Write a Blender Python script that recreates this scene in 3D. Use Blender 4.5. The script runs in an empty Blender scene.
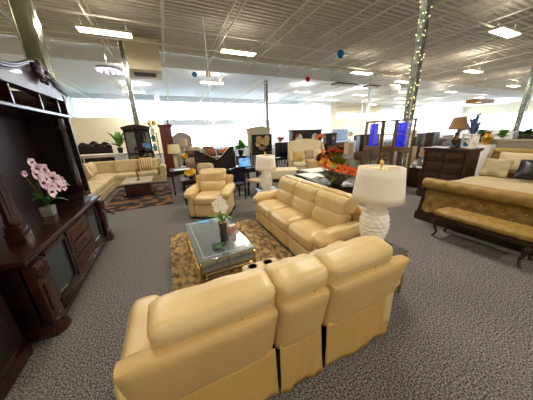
import bpy, bmesh, math, random
from mathutils import Vector, Matrix
random.seed(7)
R = math.radians
SC = bpy.context.scene
COL = SC.collection
# ------------------------------------------------------------------ camera, world, exposure
F_PX, PITCH, ROLL, YAW, EYE = 212.0, R(17.4), R(1.8), R(24.1), 1.78
def _cam_axes():
    cp, sp, cr, sr = math.cos(PITCH), math.sin(PITCH), math.cos(ROLL), math.sin(ROLL)
    rz = Matrix.Rotation(-YAW, 3, 'Z')
    fw = rz @ Vector((0, cp, -sp)); r0 = rz @ Vector((1, 0, 0)); u0 = rz @ Vector((0, sp, cp))
    return cr * r0 - sr * u0, cr * u0 + sr * r0, fw
RT, UP, FW = _cam_axes()
cd = bpy.data.cameras.new('camera'); cam = bpy.data.objects.new('camera', cd); COL.objects.link(cam)
cd.sensor_fit = 'HORIZONTAL'; cd.sensor_width = 36.0; cd.lens = F_PX / 533 * 36.0; cd.clip_start = 0.05; cd.clip_end = 400
mw = Matrix((RT, UP, -FW)).transposed().to_4x4(); mw.translation = (0, 0, EYE)
cam.matrix_world = mw
SC.camera = cam
SC.view_settings.view_transform = 'Standard'; SC.view_settings.look = 'None'
SC.view_settings.gamma = 1; SC.view_settings.use_curve_mapping = False
SC.view_settings.exposure = 0.0
w = bpy.data.worlds.new('sky'); SC.world = w; w.use_nodes = True
bg = w.node_tree.nodes['Background']; bg.inputs[0].default_value = (0.72, 0.86, 1.0, 1); bg.inputs[1].default_value = 13.0
LAMP_W = 150.0          # watts of each ceiling fixture
LIGHT_COL = (1.0, 0.93, 0.84)

# ------------------------------------------------------------------ helpers
def srgb(h):
    h = h.lstrip('#'); v = [int(h[i:i+2], 16) / 255 for i in (0, 2, 4)]
    return tuple(c / 12.92 if c <= 0.04045 else ((c + 0.055) / 1.055) ** 2.4 for c in v) + (1,)
MATS = {}
def mat(name, col, rough=0.5, metal=0.0, col2=None, scale=20, detail=3, bump=0.0, bscale=None, kind='noise', emit=None, estr=0, spec=0.5,
        stretch=(1, 1, 1), lo=0.35, hi=0.65, trans=0, coat=0, sheen=0):
    if name in MATS: return MATS[name]
    m = bpy.data.materials.new(name); m.use_nodes = True; nt = m.node_tree; N = nt.nodes; L = nt.links
    b = N['Principled BSDF']
    b.inputs['Base Color'].default_value = srgb(col); b.inputs['Roughness'].default_value = rough; b.inputs['Metallic'].default_value = metal
    b.inputs['Specular IOR Level'].default_value = spec; b.inputs['Coat Weight'].default_value = coat
    b.inputs['Sheen Weight'].default_value = sheen
    if emit: b.inputs['Emission Color'].default_value = srgb(emit); b.inputs['Emission Strength'].default_value = estr
    tc = N.new('ShaderNodeTexCoord'); mp = N.new('ShaderNodeMapping'); mp.inputs['Scale'].default_value = stretch
    L.new(tc.outputs['Object'], mp.inputs['Vector'])
    def tex(s):
        if kind == 'voronoi':
            t = N.new('ShaderNodeTexVoronoi'); t.inputs['Scale'].default_value = s; o = t.outputs['Distance']
        elif kind == 'wave':
            t = N.new('ShaderNodeTexWave'); t.inputs['Scale'].default_value = s; t.inputs['Distortion'].default_value = 1.2; o = t.outputs['Fac']
        elif kind == 'stripe':
            t = N.new('ShaderNodeTexWave'); t.inputs['Scale'].default_value = s; t.inputs['Distortion'].default_value = 0; o = t.outputs['Fac']
        else:
            t = N.new('ShaderNodeTexNoise'); t.inputs['Scale'].default_value = s; t.inputs['Detail'].default_value = detail; o = t.outputs['Fac']
        L.new(mp.outputs['Vector'], t.inputs['Vector']); return o
    if col2:
        cr = N.new('ShaderNodeValToRGB'); cr.color_ramp.elements[0].color = srgb(col); cr.color_ramp.elements[1].color = srgb(col2)
        cr.color_ramp.elements[0].position = lo; cr.color_ramp.elements[1].position = hi
        L.new(tex(scale), cr.inputs['Fac']); L.new(cr.outputs['Color'], b.inputs['Base Color'])
    if bump:
        bp = N.new('ShaderNodeBump'); bp.inputs['Strength'].default_value = bump; bp.inputs['Distance'].default_value = 0.02
        L.new(tex(bscale or scale), bp.inputs['Height']); L.new(bp.outputs['Normal'], b.inputs['Normal'])
    MATS[name] = m; return m
def glassmat(name, tint='#ffffff', fac=0.12, rough=0.02):
    if name in MATS: return MATS[name]
    m = bpy.data.materials.new(name); m.use_nodes = True; nt = m.node_tree; N = nt.nodes; L = nt.links
    N.remove(N['Principled BSDF']); o = N['Material Output']
    t = N.new('ShaderNodeBsdfTransparent'); t.inputs[0].default_value = srgb(tint)
    g = N.new('ShaderNodeBsdfGlossy'); g.inputs['Roughness'].default_value = rough; mx = N.new('ShaderNodeMixShader'); mx.inputs[0].default_value = fac
    L.new(t.outputs[0], mx.inputs[1]); L.new(g.outputs[0], mx.inputs[2]); L.new(mx.outputs[0], o.inputs['Surface'])
    MATS[name] = m; return m

class MB:
    """collects shapes into one mesh"""
    def __init__(s): s.bm = bmesh.new(); s.smooth = True
    def _add(s, tmp, M=None):
        if M is not None: bmesh.ops.transform(tmp, matrix=M, verts=tmp.verts)
        me = bpy.data.meshes.new('t'); tmp.to_mesh(me); tmp.free(); s.bm.from_mesh(me); bpy.data.meshes.remove(me); return s
    def box(s, c, d, b=0.0, rot=None, seg=2, taper=None):
        t = bmesh.new(); bmesh.ops.create_cube(t, size=1)
        for v in t.verts:
            k = 1.0
            if taper and v.co.z < 0: k = taper
            v.co = Vector((v.co.x * d[0] * k, v.co.y * d[1] * k, v.co.z * d[2]))
        if b > 0: bmesh.ops.bevel(t, geom=list(t.edges), offset=b, segments=seg, affect='EDGES', profile=0.7)
        M = Matrix.Translation(c)
        if rot is not None: M = M @ rot
        return s._add(t, M)
    def puff(s, c, d, r=0.05, bulge=(0, 0, 0.02), n=10, rot=None, fn=None):
        """upholstery block: rounded box of n cuts whose faces swell"""
        t = bmesh.new(); bmesh.ops.create_cube(t, size=2)
        bmesh.ops.subdivide_edges(t, edges=list(t.edges), cuts=n, use_grid_fill=True)
        h = Vector((d[0] / 2, d[1] / 2, d[2] / 2)); r = min(r, min(h) * 0.98)
        for v in t.verts:
            u = v.co.copy()
            p = Vector((u.x * h.x, u.y * h.y, u.z * h.z))
            q = Vector([max(-(h[i] - r), min(h[i] - r, p[i])) for i in range(3)])
            e = p - q
            if e.length > 1e-9: p = q + e.normalized() * r * min(1, max(abs(e[i]) for i in range(3)) / r)
            wx, wy, wz = 1 - u.x ** 4, 1 - u.y ** 4, 1 - u.z ** 4
            p.x += bulge[0] * (1 if u.x > 0 else -1) * abs(u.x) * wy * wz
            p.y += bulge[1] * (1 if u.y > 0 else -1) * abs(u.y) * wx * wz
            p.z += bulge[2] * (1 if u.z > 0 else -1) * abs(u.z) * wx * wy
            if fn: p = fn(p, u)
            v.co = p
        M = Matrix.Translation(c)
        if rot is not None: M = M @ rot
        return s._add(t, M)
    def lathe(s, prof, c=(0, 0, 0), seg=24, rot=None, fn=None):
        t = bmesh.new(); rings = []
        for (r, z) in prof:
            ring = []
            for i in range(seg):
                a = 2 * math.pi * i / seg
                rr = fn(r, z, a) if fn else r
                ring.append(t.verts.new((rr * math.cos(a), rr * math.sin(a), z)))
            rings.append(ring)
        for a, b in zip(rings, rings[1:]):
            for i in range(seg): t.faces.new((a[i], a[(i + 1) % seg], b[(i + 1) % seg], b[i]))
        if prof[0][0] > 1e-4: t.faces.new(rings[0][::-1])
        if prof[-1][0] > 1e-4: t.faces.new(rings[-1])
        M = Matrix.Translation(c)
        if rot is not None: M = M @ rot
        return s._add(t, M)
    def tube(s, pts, r, seg=8):
        t = bmesh.new(); pts = [Vector(p) for p in pts]; n = len(pts); rs = r if isinstance(r, (list, tuple)) else [r] * n
        rings = []; ref = Vector((0, 0, 1))
        for i, p in enumerate(pts):
            d = (pts[min(i + 1, n - 1)] - pts[max(i - 1, 0)]).normalized()
            if abs(d.dot(ref)) > 0.95: ref = Vector((1, 0, 0)) if abs(d.x) < 0.9 else Vector((0, 1, 0))
            a = d.cross(ref).normalized(); b = d.cross(a)
            rings.append([t.verts.new(p + rs[i] * (a * math.cos(2 * math.pi * k / seg) + b * math.sin(2 * math.pi * k / seg))) for k in range(seg)])
        for a, b in zip(rings, rings[1:]):
            for i in range(seg): t.faces.new((a[i], a[(i + 1) % seg], b[(i + 1) % seg], b[i]))
        t.faces.new(rings[0][::-1]); t.faces.new(rings[-1])
        return s._add(t)
    def prism(s, poly, axis, a0, a1, b=0):
        """poly of 2-D points; axis 'x': (y,z), 'y': (x,z), 'z': (x,y)"""
        t = bmesh.new()
        def P(p, k): return {'x': (k, p[0], p[1]), 'y': (p[0], k, p[1]), 'z': (p[0], p[1], k)}[axis]
        lo = [t.verts.new(P(p, a0)) for p in poly]; hi = [t.verts.new(P(p, a1)) for p in poly]; n = len(poly)
        t.faces.new(lo[::-1]); t.faces.new(hi)
        for i in range(n): t.faces.new((lo[i], lo[(i + 1) % n], hi[(i + 1) % n], hi[i]))
        bmesh.ops.recalc_face_normals(t, faces=t.faces)
        if b: bmesh.ops.bevel(t, geom=list(t.edges), offset=b, segments=2, affect='EDGES')
        return s._add(t)
    def grid(s, fn, nu, nv, closed=False):
        t = bmesh.new(); V = [[t.verts.new(fn(i / nu, j / nv)) for j in range(nv + 1)] for i in range(nu + 1)]
        for i in range(nu):
            for j in range(nv): t.faces.new((V[i][j], V[i + 1][j], V[i + 1][j + 1], V[i][j + 1]))
        return s._add(t)
    def sph(s, c, r, sc=(1, 1, 1), u=12, v=8, rot=None):
        t = bmesh.new(); bmesh.ops.create_uvsphere(t, u_segments=u, v_segments=v, radius=r)
        M = Matrix.Translation(c)
        if rot is not None: M = M @ rot
        return s._add(t, M @ Matrix.Diagonal((*sc, 1)))
    def build(s, name, m, parent=None, label=None, flat=False):
        bmesh.ops.recalc_face_normals(s.bm, faces=s.bm.faces)
        me = bpy.data.meshes.new(name); s.bm.to_mesh(me); s.bm.free()
        me.materials.append(m)
        if not flat:
            for p in me.polygons: p.use_smooth = True
            try: me.set_sharp_from_angle(angle=R(38))
            except Exception: pass
        o = bpy.data.objects.new(name, me); COL.objects.link(o)
        if parent: o.parent = parent
        if label: o['label'] = label
        return o
def thing(name, label, cat, loc=(0, 0, 0), rz=0.0, group=None):
    o = bpy.data.objects.new(name, None); COL.objects.link(o); o.empty_display_size = 0.1
    o.location = loc; o.rotation_euler = (0, 0, rz); o['label'] = label; o['category'] = cat
    if group: o['group'] = group
    return o
def tag(o, label, cat, group=None, loc=None, rz=None):
    o['label'] = label; o['category'] = cat
    if group: o['group'] = group
    if loc: o.location = loc
    if rz is not None: o.rotation_euler = (0, 0, rz)
    return o
def struct(o): o['kind'] = 'structure'; return o
def kids(o): return [c for c in COL.objects if c.parent is o]
def dup(root, loc, rz=0.0, label=None, group=None, s=None):
    c = root.copy(); COL.objects.link(c); c.location = loc; c.rotation_euler = (0, 0, rz)
    if label: c['label'] = label
    if group: c['group'] = group
    if s: c.scale = (s, s, s)
    for k in kids(root):
        d = k.copy(); COL.objects.link(d); d.parent = c
        for g in kids(k):
            e = g.copy(); COL.objects.link(e); e.parent = d
    return c
def rotx(a): return Matrix.Rotation(a, 4, 'X')
def roty(a): return Matrix.Rotation(a, 4, 'Y')
def rotz(a): return Matrix.Rotation(a, 4, 'Z')

# ------------------------------------------------------------------ materials
CARPET = mat('carpet_grey', '#353437', 0.95, col2='#9b9691', scale=80, detail=4, bump=0.25, bscale=80, lo=0.40, hi=0.64, spec=0.1)
LEATHER = mat('butter_leather', '#d6b981', 0.33, col2='#dec38d', scale=3, bump=0.10, bscale=60, detail=6, spec=0.45)
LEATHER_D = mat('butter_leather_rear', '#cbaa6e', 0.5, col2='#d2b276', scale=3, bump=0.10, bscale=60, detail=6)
SKIRT = mat('skirt_cloth', '#bf9a58', 0.7, bump=0.15, bscale=25)
MAHOG = mat('mahogany', '#1c0a09', 0.25, col2='#33130f', scale=4, stretch=(1, 6, 1), detail=5, coat=0.3)
MAHOG_D = mat('mahogany_dark', '#150709', 0.4, col2='#220c0c', scale=4, stretch=(1, 6, 1), detail=5)
CARVE = mat('carved_mahogany', '#26100c', 0.35, col2='#4e2a1b', scale=30, bump=0.6, bscale=40)
GOLD = mat('gold_metal', '#d9b25a', 0.25, 1.0)
BRASS = mat('antique_brass', '#6b4f2c', 0.4, 1.0)
MIRROR = mat('mirror', '#d9dde0', 0.04, 1.0)
WHITE = mat('white_paint', '#e9e6df', 0.6)
CERAMIC = mat('white_ceramic', '#f8f5ec', 0.45)
SHADE = mat('linen_shade', '#fdf6e8', 0.9)
CREAM = mat('cream_fabric', '#c9b588', 0.9, col2='#d3c097', scale=40, bump=0.2, bscale=200)
STRIPE = mat('striped_cushion', '#b98a4e', 0.9, col2='#ead9b0', scale=4, kind='stripe', lo=0.3, hi=0.7)
ESPR = mat('espresso_wood', '#17100f', 0.35, col2='#231817', scale=5, stretch=(1, 5, 1))
WALNUT = mat('walnut_wood', '#26160d', 0.4, col2='#3a2415', scale=5, stretch=(1, 1, 8))
CHERRY = mat('cherry_wood', '#5c2318', 0.35, col2='#74301f', scale=5, stretch=(1, 1, 6))
TAN = mat('tan_velvet', '#917336', 0.5, col2='#9d7f42', scale=12, bump=0.1, bscale=60, spec=0.35)
BEIGE = mat('beige_fabric', '#cdbb97', 0.9, bump=0.2, bscale=150)
BLACK = mat('black_fabric', '#0e0e12', 0.7)
BLACKM = mat('black_metal', '#0c0c0e', 0.45, 0.6)
CHROME = mat('chrome', '#e8eaee', 0.12, 1.0)
GREEN = mat('leaf_green', '#4c7a22', 0.5, col2='#7ba53a', scale=8)
DGREEN = mat('dark_leaf', '#20401c', 0.5, col2='#3c6426', scale=8)
WALLM = mat('wall_paint', '#e6dcc0', 0.9)
WALLB = mat('wall_paint_white', '#e4e8ea', 0.9)
DECK = mat('ceiling_deck', '#c6bca8', 0.8, col2='#d0c6b2', scale=1.5)
STEEL = mat('joist_steel', '#e2dac6', 0.7)
DECK_DAYLIT = mat('ceiling_deck_daylit', '#eceff0', 0.8)  # paler deck colour holds the daylight from the far windows
ORANGE = mat('orange_petals', '#ee4d08', 0.6, col2='#ff8a2c', scale=30)
PINKW = mat('orchid_petals', '#e3c9d3', 0.5, col2='#a0628c', scale=14, lo=0.48, hi=0.68)
MAUVE = mat('orchid_lip', '#6d2148', 0.5)
WPET = mat('white_petals', '#f0ece0', 0.5)
YEL = mat('yellow_petals', '#e5b01c', 0.6)
RED = mat('red_petals', '#8f1320', 0.6)
BURG = mat('burgundy_petals', '#3a0d18', 0.6)
GREYP = mat('grey_resin', '#8d8a80', 0.7, col2='#6f6c66', scale=25)
GLASS = glassmat('clear_glass', fac=0.12); GLASSD = glassmat('display_glass', '#b9c6c6', fac=0.25)

# ------------------------------------------------------------------ room shell
XW, XE, YS, YN, ZC = -9.0, 72.0, -9.0, 33.0, 7.3
m = MB(); m.box(((XW + XE) / 2, (YS + YN) / 2, -0.1), (XE - XW + 2, YN - YS + 2, 0.2)); struct(m.build('floor', CARPET, flat=True))
# corrugated ceiling deck, near bays and the far bay, coloured paler for window daylight
def deck(y0, y1, z, name, mt):
    t = MB(); n = int((y1 - y0) / 0.3)
    prof = []
    for i in range(n):
        y = y0 + i * 0.3
        prof += [(y, z), (y + 0.14, z), (y + 0.17, z + 0.08), (y + 0.27, z + 0.08)]
    def f(u, v):
        k = min(len(prof) - 1, int(round(v * (len(prof) - 1)))); return Vector((XW - 1 + u * (XE - XW + 2), prof[k][0], prof[k][1]))
    t.grid(f, 1, len(prof) - 1); struct(t.build(name, mt, flat=True))
deck(YS, 18.5, ZC, 'ceiling', DECK); deck(18.5, YN + 0.3, ZC - 0.5, 'ceiling_far', DECK_DAYLIT)
m = MB(); m.box((XW + 30, 18.4, ZC - 0.42), (100, 0.3, 0.95)); struct(m.build('beam_header', DECK_DAYLIT, flat=True))
def truss(p0, p1, z0, z1, pitch, r, name='ceiling_beam', mt=STEEL):
    p0, p1 = Vector(p0), Vector(p1); d = (p1 - p0); L = d.length; u = d / L; t = MB()
    ang = math.atan2(d.y, d.x)
    for z, k in ((z0, 1.6), (z1, 1.6)):
        c = (p0 + p1) / 2; t.box((c.x, c.y, z), (L, r * k * 1.4, r * 2), rot=rotz(ang))
    n = max(2, int(L / pitch))
    for i in range(n):
        a = p0 + u * (L * i / n); b = p0 + u * (L * (i + .5) / n); c = p0 + u * (L * (i + 1) / n)
        t.tube([(a.x, a.y, z1), (b.x, b.y, z0), (c.x, c.y, z1)], r * 0.6, 4)
    struct(t.build(name, mt, flat=True))
x = -8.0
while x < 60:
    truss((x, YS + .3, 0), (x, 18.2, 0), 6.65, 7.2, 1.6 if x < 25 else 2.6, 0.026); x += 2.9
for x in range(-7, 60, 4): truss((x, 18.7, 0), (x, YN - .2, 0), 6.15, 6.7, 3.0, 0.03)
for y in (0.5,): truss((XW, y, 0), (XE, y, 0), 5.95, 7.1, 2.2, 0.06)
for y in (4.5, 12.5, 15.6):
    t = MB(); t.box((30, y, 6.62), (78, 0.05, 0.05)); struct(t.build('ceiling_beam', STEEL, flat=True))
for y in (6.6, 14.1):
    t = MB(); t.tube([(-8.5, y, 6.4), (60, y, 6.4)], 0.045, 8); struct(t.build('trim_1', STEEL))
# outer walls
def wall(name, c, d, mt=WALLM): t = MB(); t.box(c, d); return struct(t.build(name, mt, flat=True))
wall('wall_west', (XW - .1, (YS + YN) / 2, 3.7), (0.2, YN - YS + .4, 7.6))
wall('wall_south', ((XW + XE) / 2, YS - .1, 3.7), (XE - XW + .4, 0.2, 7.6))
wall('wall_east', (XE + .1, (YS + YN) / 2, .3), (0.2, YN - YS, .6)); wall('wall_east_upper', (XE + .1, (YS + YN) / 2, 6.0), (0.2, YN - YS, 3.0))
# north wall with storefront below and clerestory above: solid | opening | solid
wall('wall_north_west', ((XW - .4) / 2, YN, 1.95), (-.4 - XW, 0.25, 3.9), WALLB); wall('wall_north_west_top', ((XW - .4) / 2, YN, 6.7), (-.4 - XW, 0.25, .8), WALLB)
wall('wall_north_middle', (14.0, YN, 3.55), (28, 0.25, 0.7), WALLB)
wall('wall_north_top', (14.0, YN, 6.6), (28, 0.25, 0.8), WALLB)
wall('wall_north_panel', (21.0, YN, 1.6), (14, 0.25, 3.2), WALLB)
wall('wall_north_beige', (34.5, YN, 3.7), (13, 0.25, 7.6))
wall('wall_north_east_base', (57, YN, .25), (32, 0.25, .5)); wall('wall_north_east_top', (57, YN, 6.2), (32, 0.25, 2.2), WALLB)
wall('wall_south_partition', (-4.6, 27.5, 1.9), (8.4, 0.25, 3.8), mat('cream_partition', '#f4e8ca', 0.9))
def window(name, x0, x1, z0, z1, nx, nz, y=YN):
    t = MB()
    for i in range(nx + 1): t.box((x0 + (x1 - x0) * i / nx, y, (z0 + z1) / 2), (0.09, 0.14, z1 - z0))
    for j in range(nz + 1): t.box(((x0 + x1) / 2, y, z0 + (z1 - z0) * j / nz), (x1 - x0, 0.14, 0.09))
    fr = struct(t.build(name, WHITE, flat=True))
    t = MB(); t.box(((x0 + x1) / 2, y, (z0 + z1) / 2), (x1 - x0, 0.01, z1 - z0)); t.build('pane', GLASS, fr, flat=True)
window('window_1', -0.5, 28, 3.9, 6.2, 14, 1)
window('window_2', 0.5, 8.5, 0.05, 3.2, 5, 1); window('door_1', 8.6, 13.9, 0.05, 3.2, 4, 1)
window('window_3', 41, 72, .5, 5.1, 14, 2); window('added_window', -9, -.5, 3.9, 6.3, 4, 1)
bpy.data.objects['added_window'].children[0].data.materials[0] = glassmat('added_blue_pane', '#c6cfd6', .1)  # added window band that brings bluish light to the plain wall there
fr = MB(); fr.box((XE, 12, 3.4), (0.14, 42, 0.12)); struct(fr.build('window_4', WHITE, flat=True))
m = MB(); m.box((30, 70, -0.3), (220, 72, 0.2)); struct(m.build('ground_outside', mat('pale_concrete', '#c9cbcc', 0.9), flat=True))

# ------------------------------------------------------------------ ceiling light fixtures
EMIT = mat('lit_diffuser', '#ffffff', 0.5, emit='#fff4e0', estr=9.0)
def fixture(pos, long=1.95, wide=0.55, label='', warm=False):
    t = thing('ceiling_light', label, 'ceiling light', pos, 0, None)
    b = MB(); b.prism([(-wide / 2, 0), (wide / 2, 0), (wide / 2 - .08, .1), (-wide / 2 + .08, .1)], 'x', -long / 2, long / 2); b.build('housing', mat('fixture_metal', '#d8cdb0', 0.5), t, flat=True)
    b = MB(); b.box((0, 0, -0.015), (long * .95, wide * .82, 0.03), 0.01); b.build('diffuser', EMIT, t, flat=True)
    for sx in (-1, 1): b = MB(); b.tube([(sx * long * .4, 0, .1), (sx * long * .4, 0, 6.55 - pos[2])], 0.008, 4); b.build('suspension_wire', STEEL, t)
    up = lamp_light('ceiling_fill', (0, 0, .12), LAMP_W * (.10 if pos[1] < 18 and pos[0] < 20 else .3), parent=t, sx=1.8, sy=.3); up.rotation_euler = (math.pi, 0, 0)  # added upward fill light that brightens the ceiling deck
    return t
def lamp_light(name, pos, watts, col=LIGHT_COL, sx=1.9, sy=0.35, parent=None):
    ld = bpy.data.lights.new(name, 'AREA'); ld.shape = 'RECTANGLE'; ld.size = sx; ld.size_y = sy; ld.energy = watts; ld.color = col
    o = bpy.data.objects.new(name, ld); COL.objects.link(o); o.location = pos
    if parent: o.parent = parent
    return o
FX = [(-1.6, 12.3, 'long ceiling light tube above the dark entertainment centre'), (-1.4, 19, 'slim ceiling light below the vented bulkhead box'),
      (4.3, 20.1, 'ceiling light just beyond the header near the blue balloon'), (4.3, 12.7, 'bright long ceiling light over the recliner'),
      (14.4, 21.7, 'ceiling light past the red balloon'), (14.5, 13.7, 'ceiling light beside the roof skylight grille'),
      (21.9, 25.8, None), (22.8, 21.5, None), (21.0, 14.8, None), (33.2, 28.5, None), (31.5, 22.3, None), (23.2, 30.5, None), (14.0, 28.4, None), (-2.1, 26, 'ceiling light strip under the bulkhead, second row'),
      (33.0, 16.8, None), (43.5, 24.6, None), (42.2, 29.9, None), (44.8, 18.8, None), (15.4, 6.1, 'large warm ceiling light with open reflector above the bed'),
      (23.1, 10.5, 'ceiling light over the dresser and bronze lamp'), (36.1, 12.4, 'ceiling light above the row of plants'), (60.2, 21.3, None), (56.2, 26.5, None), (55.5, 31.5, None), (49, 12, None), (33, 6, None), (65, 14, None), (49, 31, None)]
first = None
for (x, y, lab) in FX:
    if lab: f = fixture((x, y, 6.0), label=lab)
    else:
        if first is None: first = f = fixture((x, y, 6.0), label='small far ceiling light in the receding rows over the showroom'); f['group'] = 'far ceiling lights'
        else: f = dup(first, (x, y, 6.0))
    lamp_light('fixture_glow', (0, 0, -0.06), LAMP_W * (1.15 if y < 14 and x < 16 else 1.9), parent=f)
# fixtures of the same rows overhead and behind the viewer (their light reaches the near furniture)
near = None
for (x, y) in [(-1.6, 4.6), (4.6, 4.4), (-1.8, -3.4), (4.4, -3.4), (10.4, -1.6)]:
    if near is None: near = f = fixture((x, y, 6.0), label='ceiling light in the row right above the leather sofas', ); f['group'] = 'ceiling lights overhead'
    else: f = dup(near, (x, y, 6.0))
    lamp_light('fixture_glow', (0, 0, -0.06), LAMP_W * (.85 if y > 0 else .3), col=(1.0, 0.91, 0.78), parent=f)

# ------------------------------------------------------------------ leather reclining seating
def seat_unit(root, x0, x1, console=False, rear_ext=(0, 0), seed=0):
    """one seat between x0 and x1; rear plane y=0, front +y"""
    W = x1 - x0; cx = (x0 + x1) / 2; g = 0.006
    def sag(p, u):   # headrest lower edge curves down in the middle
        return p
    hr = MB(); hr.puff((cx, 0.285, 0.840), (W - g, 0.29, 0.27), 0.055, (0.0, 0.010, 0.0), 18, rot=rotx(R(12)),
        fn=lambda p, u: Vector((p.x, p.y - 0.075 * max(0, u.y) * max(0, u.z) ** 1.5 + 0.004 * math.sin(u.x * 9 + seed) * (u.y > .9), p.z - (0.085 * (1 - u.x ** 2) * max(0, -u.z) * (u.y > 0)) - 0.025 * max(0, u.y) * max(0, u.z) + 0.003 * math.sin(u.x * 6 + seed) * (u.z > .5))))
    hr.build('headrest', LEATHER, root)
    s = MB()
    def onrear(u, zz):
        yy = -(.145 + .010 * (1 - u ** 4) * (1 - (zz / .13) ** 4)) - .001; c_, s_ = math.cos(R(12)), math.sin(R(12))
        return (cx + u * W * .47, 0.285 + yy * c_ - zz * s_, .840 + yy * s_ + zz * c_)
    s.tube([onrear(-1 + i / 8, .035) for i in range(17)], 0.0040, 5); s.tube([onrear(.35, -.1 + .135 * i / 6) for i in range(7)], 0.0032, 5); s.build('headrest_seam', mat('seam_leather', '#b3924f', .6), root)
    lb = MB(); lb.puff((cx, 0.365, 0.575), (W - g, 0.22, 0.36), 0.07, (0.0, 0.040, 0.0), 12, rot=rotx(R(14)), fn=lambda p, u: Vector((p.x, p.y + 0.02 * math.cos(u.z * 3) * (u.y > 0), p.z))); lb.build('back_cushion', LEATHER, root)
    if console:
        c = MB(); c.puff((cx, 0.66, 0.50), (W - g, 0.54, 0.20), 0.035, (0, 0.0, 0.004), 8); c.build('console_top', LEATHER, root)
        for k in (-1, 1):
            q = MB(); q.lathe([(.030, .605), (.044, .607), (.046, .612), (.040, .612), (.036, .603), (.034, .606), (.0, .606)], (cx - .015 + k * .078, 0.85, 0), 20); q.build('cup_holder', CHROME, root, 'chrome ringed cup holder')
            q = MB(); q.lathe([(.0, .6085), (.034, .6085)], (cx - .015 + k * .078, .85, 0), 20); q.build('cup_well', BLACK, root)
    else:
        sc = MB(); sc.puff((cx, 0.66, 0.395), (W - g, 0.54, 0.20), 0.07, (0.0, 0.012, 0.03), 12); sc.build('seat_cushion', LEATHER, root)
    f1 = MB(); f1.puff((cx, 0.865, 0.185), (W - g, 0.09, 0.28), 0.035, (0, 0.012, 0.004), 8); f1.build('footrest_panel', LEATHER, root)
    # rear shell, leaning, slightly wider where it wraps the arm
    a, b = x0 - rear_ext[0], x1 + rear_ext[1]; cc = (a + b) / 2
    r = MB()
    r.puff((cc, 0.150, 0.585), (b - a - 0.008, 0.12, 0.45), 0.045, (0, 0.006, 0), 10,
           fn=lambda p, u: Vector((p.x * (1 - 0.05 * (0.5 - u.z / 2) * (1 if rear_ext[0] + rear_ext[1] else 0)), p.y + 0.09 * (0.5 - u.z / 2) - (0.055 if u.z > .9 else 0) * 0, p.z)))
    r.build('back_shell', LEATHER_D, root)
    k = MB(); n = 26; a2, b2 = a + 0.03 + 0.05 * (rear_ext[0] > 0), b - .015 - 0.10 * (rear_ext[1] > 0)
    if not (rear_ext[0] + rear_ext[1]): a2, b2 = a + .02, b - .025
    def fold(u, v):
        x = a2 + (b2 - a2) * u; z = 0.44 - v * 0.41
        wv = 0.010 * v * math.sin(u * 9 + seed * 2) + 0.004 * v * math.sin(u * 23 + 5 * v + seed)
        return Vector((x + (u - .5) * .02 * v, 0.175 - 0.03 * v + wv, z))
    k.grid(fold, n, 8); o = k.build('rear_skirt', SKIRT, root)
    so = o.modifiers.new('thick', 'SOLIDIFY'); so.thickness = 0.006
def arm(root, x, W, side):
    a = thing_part = MB(); a.puff((x - side * .03, 0.53, 0.27), (W - .06, 0.74, 0.46), 0.045, (0.012, 0.01, 0), 10)
    o = a.build('arm', LEATHER, root)
    p = MB(); p.puff((x, 0.54, 0.535), (W + .02, 0.74, 0.17), 0.08, (0.0, 0.03, 0.02), 12,
        fn=lambda q, u: Vector((q.x * (1 + 0.06 * max(0, u.y)), q.y, q.z - 0.025 * max(0, u.y) ** 3 + 0.02 * max(0, -u.y))))
    p.build('arm_pad', LEATHER, o)
    return o
def recliner_sofa(name, label, cat, loc, rz, layout, armw=0.2):
    t = thing(name, label, cat, loc, rz); x = armw; n = len(layout)
    for i, (w_, con) in enumerate(layout):
        seat_unit(t, x, x + w_, con, ((armw - .04) if i == 0 else 0, (armw - .02) if i == n - 1 else 0), seed=i * 1.7); x += w_
    arm(t, armw / 2, armw, -1); arm(t, x + armw / 2, armw, 1)
    b = MB(); b.box(((x + armw) / 2, 0.52, 0.06), (x + armw - .08, 0.68, 0.06)); b.build('base_frame', BLACK, t)
    b = MB(); [b.lathe([(.02, 0), (.022, .03), (.015, .05)], (px, py, 0), 10) for px in (.12, x + armw - .12) for py in (.25, .82)]; b.build('foot', BLACK, t)
    return t
recliner_sofa('console_loveseat', 'butter yellow leather console loveseat seen from behind, with cup holders', 'loveseat', (-0.42, 0.76, 0), 0, [(.68, False), (.38, True), (.62, False)])
recliner_sofa('reclining_sofa', 'three seat butter leather reclining sofa along the shag rug', 'sofa', (2.38, 1.74, 0), R(90), [(.605, False)] * 3)
rc = recliner_sofa('recliner_chair', 'single butter leather recliner chair behind the mirrored coffee table', 'armchair', (0, 0, 0), R(152), [(.60, False)])
d = Vector((0.95, -0.5, 0)).normalized(); q = Vector((-d.y, d.x, 0))
rc.scale = (1, 1, 1.06)
rc.location = Vector((0.17, 4.76, 0)) + d * 1.0 + q * 0.90

# ------------------------------------------------------------------ shag rug, mirrored table and what stands on it
def shag(name, x0, x1, y0, y1, mt, h=0.03, nx=150, ny=190):
    rr = random.Random(3); t = MB()
    t.grid(lambda u, v: Vector((x0 + (x1 - x0) * u + (rr.random() - .5) * .012, y0 + (y1 - y0) * v + (rr.random() - .5) * .012,
        0.004 if (u in (0, 1) or v in (0, 1)) else h * (.45 + .55 * rr.random()))), nx, ny)
    return t.build(name, mt)
SHAG = mat('shag_pile', '#54391c', 0.9, col2='#c9a566', scale=16, detail=10, bump=0.9, bscale=70, lo=0.36, hi=0.60, stretch=(1, .6, 1), sheen=.3)
tag(shag('shag_rug', -0.20, 1.475, 1.95, 4.05, SHAG), 'golden brown mottled shag rug under the mirrored coffee table', 'rug')
t = thing('mirrored_coffee_table', 'mirrored coffee table with gold rails on the shag rug', 'coffee table', (0.43, 2.77, 0.035), R(3))
hx_, hy_ = .335, .61
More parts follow.
